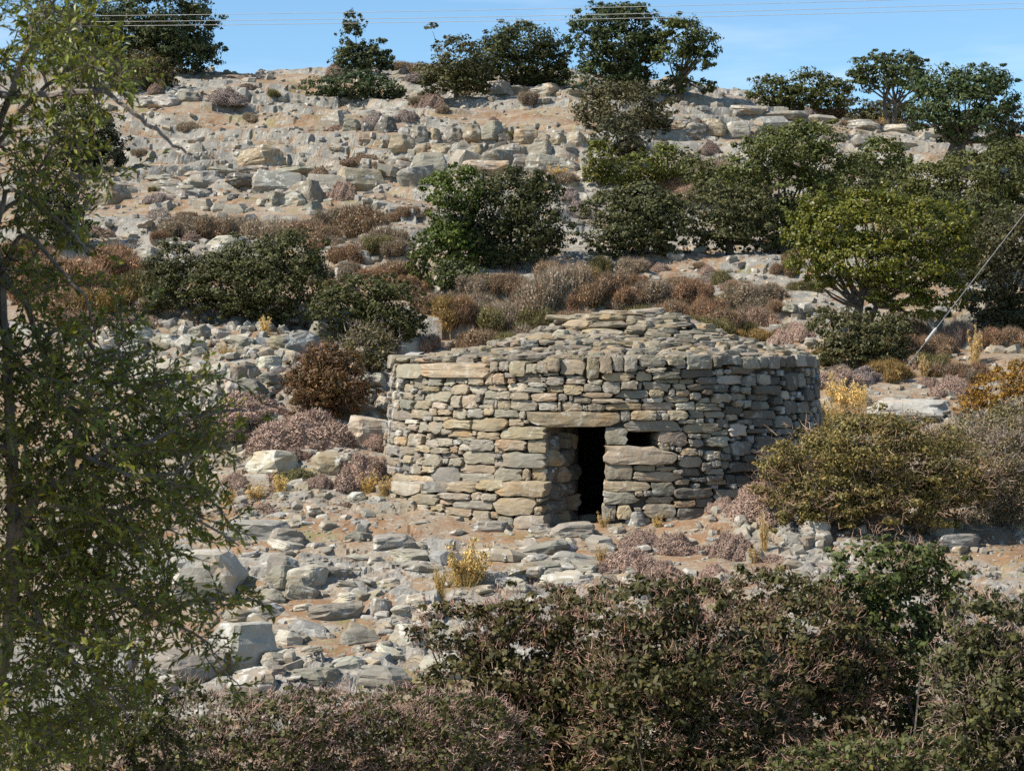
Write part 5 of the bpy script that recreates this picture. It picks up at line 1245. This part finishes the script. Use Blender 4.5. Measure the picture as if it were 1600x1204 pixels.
# ----------------------------------------------------------------- foreground thorn bushes
DARKT = (0.052, 0.045, 0.024); TW = (0.32, 0.205, 0.15)
woody('thorn_bush', 'bush', [(715, 985, 76, 46), (790, 975, 70, 40), (850, 960, 84, 50), (830, 1040, 90, 70), (930, 1000, 90, 70), (900, 1100, 110, 90), (850, 1160, 90, 70), (760, 1020, 40, 40)], (860, 1300), DARKT, 'dark thorn bush with pale twigs, reaching towards the big yellow tuft', 'shrub', None, 71, depth=8.6, skirt=3, leaf_px=(9.6, 5.4), cover=2.8, twig=0.75, twig_color=TW, twig_px=16, twig_w=1.15, trunk_r=0.025, stems=4, limbs=9, clumps=70, csize=0.24, mat=M_LEAF)
woody('thorn_bush', 'bush', [(1010, 950, 110, 54), (1090, 945, 60, 44), (1060, 1030, 120, 80), (1130, 1090, 120, 90), (1010, 1130, 130, 90), (1160, 1170, 110, 60)], (1060, 1310), (0.05, 0.046, 0.024), 'middle dark thorn bush, widest, directly below the doorway', 'shrub', None, 72, depth=8.2, skirt=3, leaf_px=(9.6, 5.4), cover=2.8, twig=0.7, twig_color=TW, twig_px=16, twig_w=1.15, trunk_r=0.025, stems=4, limbs=9, clumps=76, csize=0.24)
woody('thorn_bush', 'bush', [(1210, 935, 90, 52), (1260, 990, 100, 70), (1180, 1000, 80, 60), (1300, 1040, 100, 56), (1230, 1060, 90, 50)], (1250, 1310), (0.06, 0.054, 0.03), 'brown-twigged thorn bush between the widest and the leafy one', 'shrub', None, 73, depth=8.9, skirt=3, leaf_px=(9.4, 5.2), cover=2.7, twig=0.8, twig_color=(0.25, 0.155, 0.11), twig_px=16, twig_w=1.15, trunk_r=0.03, stems=3, limbs=9, clumps=76, csize=0.24)
woody('thorn_bush', 'bush', [(1370, 895, 90, 54), (1440, 905, 84, 54), (1400, 960, 110, 66), (1460, 1000, 90, 60), (1330, 940, 60, 50)], (1400, 1310), (0.05, 0.06, 0.026), 'leafy green thorn bush rising highest in front of the olive bush', 'shrub', None, 74, depth=9.2, skirt=3, leaf_px=(9.6, 5.4), cover=2.9, twig=0.4, twig_color=TW, twig_px=15, twig_w=1.15, trunk_r=0.03, stems=3, limbs=9, clumps=76, csize=0.24)
woody('thorn_bush', 'bush', [(1530, 970, 70, 50), (1590, 990, 70, 56), (1540, 1050, 90, 70), (1610, 1100, 100, 90), (1520, 1130, 80, 70), (1580, 1180, 90, 60), (1660, 1040, 80, 80)], (1570, 1320), (0.055, 0.054, 0.03), 'thorn bush with bare pale twigs at the lower edge, under the leafy one', 'shrub', None, 75, depth=7.9, skirt=3, leaf_px=(9.4, 5.2), cover=2.8, twig=0.6, twig_color=(0.27, 0.2, 0.155), twig_px=17, twig_w=1.2, trunk_r=0.025, stems=4, limbs=9, clumps=76, csize=0.24)
woody('thorn_bush', 'bush', [(1380, 1190, 90, 40), (1290, 1200, 90, 44), (1440, 1180, 60, 40)], (1370, 1330), (0.055, 0.06, 0.028), 'low thorn bush filling the dark hollow at the bottom edge', 'shrub', None, 76, depth=7.4, skirt=2, leaf_px=(9, 5), cover=2.0, twig=0.4, twig_color=TW, twig_px=16, twig_w=1.15, trunk_r=0.02, stems=3, limbs=16, clumps=60, csize=0.24)
PINK = (0.33, 0.225, 0.185)
woody('pink_thorn_bush', 'bush', [(330, 1130, 100, 46), (420, 1140, 100, 56), (280, 1170, 90, 46), (470, 1120, 80, 44), (380, 1190, 140, 40)], (380, 1330), (0.06, 0.06, 0.032), 'pinkish twiggy bush at the bottom edge, nearest the leafy tree', 'shrub', 'pink twiggy bushes', 77, depth=7.6, skirt=2, leaf_px=(8, 4), cover=1.7, twig=1.3, twig_color=PINK, twig_px=17, twig_w=1.15, trunk_r=0.02, stems=5, limbs=9, clumps=110, csize=0.2, inner=0.7)
woody('pink_thorn_bush', 'bush', [(540, 1125, 100, 48), (640, 1120, 100, 46), (590, 1160, 120, 56), (720, 1130, 90, 48), (510, 1180, 100, 44), (690, 1180, 120, 50), (790, 1160, 60, 50)], (620, 1330), (0.06, 0.06, 0.032), 'long pinkish twiggy bush at the bottom edge below the rubble', 'shrub', 'pink twiggy bushes', 78, depth=7.8, skirt=2, leaf_px=(8, 4), cover=1.7, twig=1.35, twig_color=PINK, twig_px=17, twig_w=1.15, trunk_r=0.02, stems=5, limbs=9, clumps=110, csize=0.2, inner=0.7)
woody('thorn_bush', 'bush', [(210, 1120, 70, 60), (140, 1150, 90, 60), (60, 1170, 90, 50), (250, 1180, 70, 40), (290, 1080, 40, 24)], (160, 1330), (0.055, 0.056, 0.026), 'dark olive bush beneath the leafy tree in the corner', 'shrub', None, 79, depth=7.2, skirt=2, leaf_px=(9, 4.5), cover=2.2, twig=0.6, twig_color=(0.24, 0.19, 0.15), twig_px=18, twig_w=1.2, trunk_r=0.02, stems=4, limbs=18, clumps=80, csize=0.22)
print('fore', time.time() - T0)

# ----------------------------------------------------------------- leafy tree close to the camera
def build_tree():
    r = np.random.default_rng(99)
    D = 5.6
    base = at(-60, 1400, D + 0.1); base[2] = height(base[0:1], base[1:2])[0]
    root = empty('leafy_tree', base); tag(root, 'thorny leafy tree reaching in close up, crown running off the edge', 'tree')
    main = [
        [(-60, 1700, .1), (-40, 1300, .1), (10, 1000, .05), (20, 860, 0), (17, 700, 0), (12, 560, 0), (0, 430, .05), (-20, 250, .1), (-40, 60, .1)],
        [(20, 860, 0), (62, 768, -.05), (104, 752, -.08), (113, 700, -.1), (122, 655, -.1), (150, 590, -.12)],
        [(15, 790, 0), (70, 850, .08), (120, 870, .12), (165, 905, .15), (240, 960, .18), (300, 940, .2), (395, 938, .22)],
        [(-60, 150, .1), (0, 149, 0), (60, 148, -.05), (125, 143, -.1), (172, 150, -.12), (220, 185, -.15), (262, 220, -.15), (298, 242, -.16)],
        [(-20, 250, .1), (30, 110, 0), (55, 50, -.05), (75, 15, -.05), (105, -15, -.05)],
        [(-10, 340, .1), (40, 300, .05), (62, 262, 0), (82, 226, -.05), (90, 200, -.05)],
        [(-10, 400, .05), (10, 300, 0), (60, 322, -.05), (112, 365, -.08), (135, 385, -.1)],
        [(0, 430, .05), (30, 370, 0), (62, 385, -.05), (100, 430, -.1), (135, 470, -.12), (150, 530, -.1)],
        [(12, 560, 0), (60, 540, .05), (110, 510, .08), (160, 560, .1), (190, 540, .1), (205, 505, .1)],
        [(104, 752, -.08), (170, 700, -.1), (240, 690, -.1), (310, 650, -.1), (385, 640, -.1)],
        [(113, 700, -.1), (200, 740, -.15), (270, 740, -.15), (330, 700, -.15), (380, 672, -.15)],
        [(70, 850, .08), (180, 800, .05), (260, 780, .05), (320, 820, .05), (372, 850, .05)],
        [(20, 860, 0), (80, 1000, -.05), (150, 1060, -.1), (200, 1120, -.1)],
        [(120, 870, .12), (200, 1000, .1), (215, 1110, .1)],
        [(240, 960, .18), (320, 1000, .2), (340, 1030, .2), (375, 1075, .2)],
        [(-20, 250, .1), (20, 190, .05), (90, 120, 0), (140, 110, -.05), (195, 118, -.05)],
        [(0, 430, .05), (40, 480, .05), (90, 600, .05), (160, 640, .05), (250, 600, .05), (310, 590, 0)],
        [(10, 1000, .05), (60, 930, .1), (140, 950, .1), (200, 930, .1)],
        [(17, 700, 0), (60, 660, .1), (110, 640, .1), (180, 650, .1), (230, 630, .1)],
        [(-40, 60, .1), (-150, 0, .1), (-280, -60, .1), (-420, -150, .1)], [(-20, 250, .1), (-150, 180, .1), (-300, 150, .1)], [(0, 430, .05), (-150, 400, .1), (-320, 380, .1)], [(17, 700, 0), (-150, 680, .1), (-300, 640, .1)],
    ]
    rad = [0.026, 0.018, 0.02, 0.013, 0.011, 0.008, 0.009, 0.009, 0.009, 0.009, 0.008, 0.009, 0.01, 0.007, 0.006, 0.009, 0.011, 0.01, 0.009, 0.014, 0.012, 0.012, 0.012]
    limb = Acc(); skel = []; skr = []
    for pts, r0 in zip(main, rad):
        P = np.array([at(a, b, D + c) for a, b, c in pts])
        # smooth by Catmull-Rom
        out = []
        for i in range(len(P) - 1):
            p0 = P[max(i - 1, 0)]; p1 = P[i]; p2 = P[i + 1]; p3 = P[min(i + 2, len(P) - 1)]
            for t in np.linspace(0, 1, 5)[:-1]:
                out.append(0.5 * (2 * p1 + (p2 - p0) * t + (2 * p0 - 5 * p1 + 4 * p2 - p3) * t * t + (3 * p1 - p0 - 3 * p2 + p3) * t ** 3))
        out.append(P[-1]); out = np.array(out); out += r.normal(0, 0.003, out.shape)
        rr = np.linspace(r0, r0 * 0.3, len(out))
        limb.add(*tube(out, rr, 6)); skel += list(out); skr += list(rr)
    skel = np.array(skel); skr = np.array(skr)
    # where sprays of leaves hang (photo pixels): x, y, rx, ry, how many; far-left ones are unseen, added to cast shade
    reg = [(60, 30, 70, 45, 34), (130, 60, 60, 40, 12), (60, 110, 90, 40, 30), (150, 115, 60, 22, 26), (40, 190, 60, 50, 22), (110, 175, 50, 30, 8), (30, 270, 50, 50, 18), (120, 270, 60, 30, 10), (180, 270, 40, 14, 5),
           (40, 350, 60, 50, 22), (122, 360, 22, 26, 9), (40, 440, 60, 50, 26), (150, 440, 30, 14, 3), (50, 540, 80, 50, 40), (190, 500, 44, 20, 12), (140, 590, 90, 40, 40), (60, 630, 80, 50, 42), (220, 600, 60, 40, 22), (300, 590, 50, 16, 9),
           (60, 720, 80, 60, 50), (180, 690, 90, 50, 52), (270, 700, 70, 50, 40), (330, 660, 60, 24, 16), (80, 810, 90, 60, 60), (200, 790, 100, 60, 66), (290, 760, 50, 40, 22), (350, 830, 40, 24, 5), (70, 900, 90, 60, 64), (190, 880, 90, 60, 60), (60, 990, 90, 60, 60), (180, 970, 90, 60, 50),
           (290, 940, 70, 26, 18), (380, 940, 36, 12, 5), (330, 1010, 40, 30, 7), (365, 1060, 18, 30, 4), (80, 1080, 100, 60, 54), (180, 1060, 60, 50, 22), (215, 1100, 14, 60, 6), (50, 1160, 90, 50, 40), (150, 1150, 60, 50, 16),
           (-90, 200, 60, 200, 50), (-90, 600, 70, 200, 70), (-90, 950, 70, 200, 60), (-260, 60, 150, 160, 110), (-300, 350, 150, 180, 120), (-280, 650, 150, 180, 80), (-430, 150, 170, 150, 190, -.35), (-330, 60, 120, 110, 80, -.3), (-620, -20, 150, 120, 100, -.5), (-300, 560, 150, 130, 150, -.25), (-460, 400, 160, 130, 150, -.38), (-180, 760, 90, 130, 80, -.12), (-330, 800, 130, 110, 80, -.25), (-160, 420, 90, 110, 70, -.2), (-360, 300, 150, 150, 140, -.3), (-250, 420, 120, 150, 90, -.25), (-520, 60, 150, 130, 90, -.5), (-200, 250, 90, 120, 70, -.2)]
    LV = []; LQ = []; nleaf = 0
    nodes_ = list(skel); tw = Acc()
    tips = []; tscale = []
    for x, y, rx, ry, n, *dz in reg:
        for _ in range(int(n * (1.1 if (x < -150) else 1.75 if y > 480 else 1.7))):
            t = r.uniform(0, 6.28); q = math.sqrt(r.uniform())
            tscale.append(3.0 if x < -150 else 1.0)  # oversized leaves on the unseen sprays added to shade the lower crown
            tips.append(at(x + rx * q * math.cos(t), y + ry * q * math.sin(t), D + (dz[0] if dz else 0.08) + r.normal(0, 0.26)))
    tips = np.array(tips)
    dmin = np.array([np.linalg.norm(skel - t, axis=1).min() for t in tips])
    order = np.argsort(dmin)
    sk = np.zeros((len(skel) + 3 * len(tips), 3)); sk[:len(skel)] = skel; ns = len(skel)
    for i in order:
        tip = tips[i]
        d = np.linalg.norm(sk[:ns] - tip, axis=1)
        d = d + 0.15 * np.maximum(0, sk[:ns, 2] - tip[2])
        j = int(np.argmin(d)); s = sk[j]
        L = np.linalg.norm(tip - s)
        if L < 0.09:
            dd_ = norm(tip - s + rnd_dir(r, 1)[0] * 0.03 + np.array([1e-4, 0, 0])); tip = s + dd_ * r.uniform(0.08, 0.15); L = np.linalg.norm(tip - s)
        m = 0.5 * (s + tip) + r.normal(size=3) * 0.10 * L + np.array([0, 0, 0.06 * L])
        end = tip + (tip - m) * 0.25
        pts = bez(s, m, end, 4); tw.add(*tube(pts, np.linspace(0.002 + 0.005 * min(L, 0.3), 0.0009, 4), 3))
        for q in (1, 2): sk[ns] = pts[q]; ns += 1
        nl = int(5 + 18 * min(L / 0.16, 1.4))
        f = r.uniform(0.1, 1.0, nl) ** 0.85
        c = (1 - f)[:, None] ** 2 * s + (2 * f * (1 - f))[:, None] * m + (f * f)[:, None] * end
        ax = norm(end - s)
        dr_ = norm(rnd_dir(r, nl) * 0.75 + ax * 0.75 + np.array([0, 0, 0.1]))
        ln = 0.027 * tscale[i] * r.uniform(0.5, 1.35, nl); wd = ln * r.uniform(0.27, 0.42, nl)
        side = norm(np.cross(dr_, rnd_dir(r, nl))); nn = np.cross(dr_, side)
        p0 = c + dr_ * 0.004
        a1 = p0 + dr_ * (ln * 0.5)[:, None]; tip_ = p0 + dr_ * ln[:, None] - np.array([0, 0, 0.004])
        up = nn * (wd * 0.18)[:, None]
        V = np.stack([p0, a1 + side * (wd / 2)[:, None] + up, tip_, a1 - side * (wd / 2)[:, None] + up, a1], 1)
        LV.append(V.reshape(-1, 3)); b = np.arange(nl)[:, None] * 5 + nleaf
        LQ.append(np.concatenate([b + np.array([[0, 4, 1, 0]])[:, :3] if False else b + np.array([[0, 1, 2, 4]]), b + np.array([[0, 4, 2, 3]])]))
        nleaf += nl * 5
    obj('trunk', limb.mesh('trunk', M_GREYBARK, base), root)
    obj('twigs', tw.mesh('twigs', M_BARK, base), root)['kind'] = 'stuff'
    a = Acc(); a.add(np.concatenate(LV), np.concatenate(LQ))
    obj('crown', a.mesh('crown', M_TREELEAF, base), root, (0, 0, 0), (0.14, 0.165, 0.03))
build_tree()
print('tree', time.time() - T0)

# ----------------------------------------------------------------- power lines and guy wire
m, n, l, b = nodes('aluminium_cable')
c_ = ramp(n, [(0.3, (0.40, 0.385, 0.36)), (0.7, (0.52, 0.50, 0.47))]); tcx = n.new('ShaderNodeTexCoord'); l.new(noise(n, l, tcx.outputs['Object'], 3, 3), c_.inputs['Fac'])
l.new(c_.outputs['Color'], b.inputs['Base Color']); b.inputs['Roughness'].default_value = 0.6
M_CABLE = m
M_WIRE = bark_material('steel_wire', (0.16, 0.16, 0.165), (0.26, 0.26, 0.26))
def cable(name, pts, rad, label, group=None, mat=None):
    P = np.array(pts); o = empty('tmp', (0, 0, 0)); bpy.data.objects.remove(o)
    c = P.mean(0)
    V, Q = tube(P - c, np.full(len(P), rad), 6)
    ob = obj(name, new_mesh(name, V, Q, None, mat or M_CABLE, True), None, c); tag(ob, label, 'cable', group)
for ys, lab in (([28, 26, 24, 18, 9, 1, -8, -22], 'topmost of the three pale power lines crossing the sky'), ([35, 34, 33, 29, 21, 12, 3, -12], 'middle one of the three pale power lines crossing the sky'), ([42, 41, 39.5, 35, 28, 20.5, 11, -3], 'lowest of the three pale power lines crossing the sky')):
    xs = np.array([-600, 60, 350, 750, 1050, 1300, 1600, 2100.0]); ys = np.array(ys, float)
    cf = np.polyfit(xs / 1000, ys, 2); xx = np.linspace(-900, 2400, 60); yy = np.polyval(cf, xx / 1000)
    cable('power_line', at(xx, yy, np.full(60, 46.0)), 0.0062, lab, 'power lines')
a0 = ground1(1405, 588); a1 = at(1600, 335, 30.0); d_ = a1 - a0
cable('guy_wire', [a0 - d_ * 0.02, a0, a0 + d_ * 0.5, a1, a0 + d_ * 2.2], 0.009, 'taut grey guy wire running up from the scrub behind the hut', None, M_WIRE)
guy = [o for o in COL.objects if o.name == 'guy_wire'][0]
u0 = a0 + d_ * 0.22; u1 = a0 + d_ * 0.31
V, Q = tube(np.array([u0, u0 + (u1 - u0) * 0.15, u0 + (u1 - u0) * 0.85, u1]) - np.array(guy.location), [0.012, 0.026, 0.026, 0.012], 8)
obj('clamp', new_mesh('clamp', V, Q, None, M_CABLE, True), guy)
print('done', time.time() - T0)
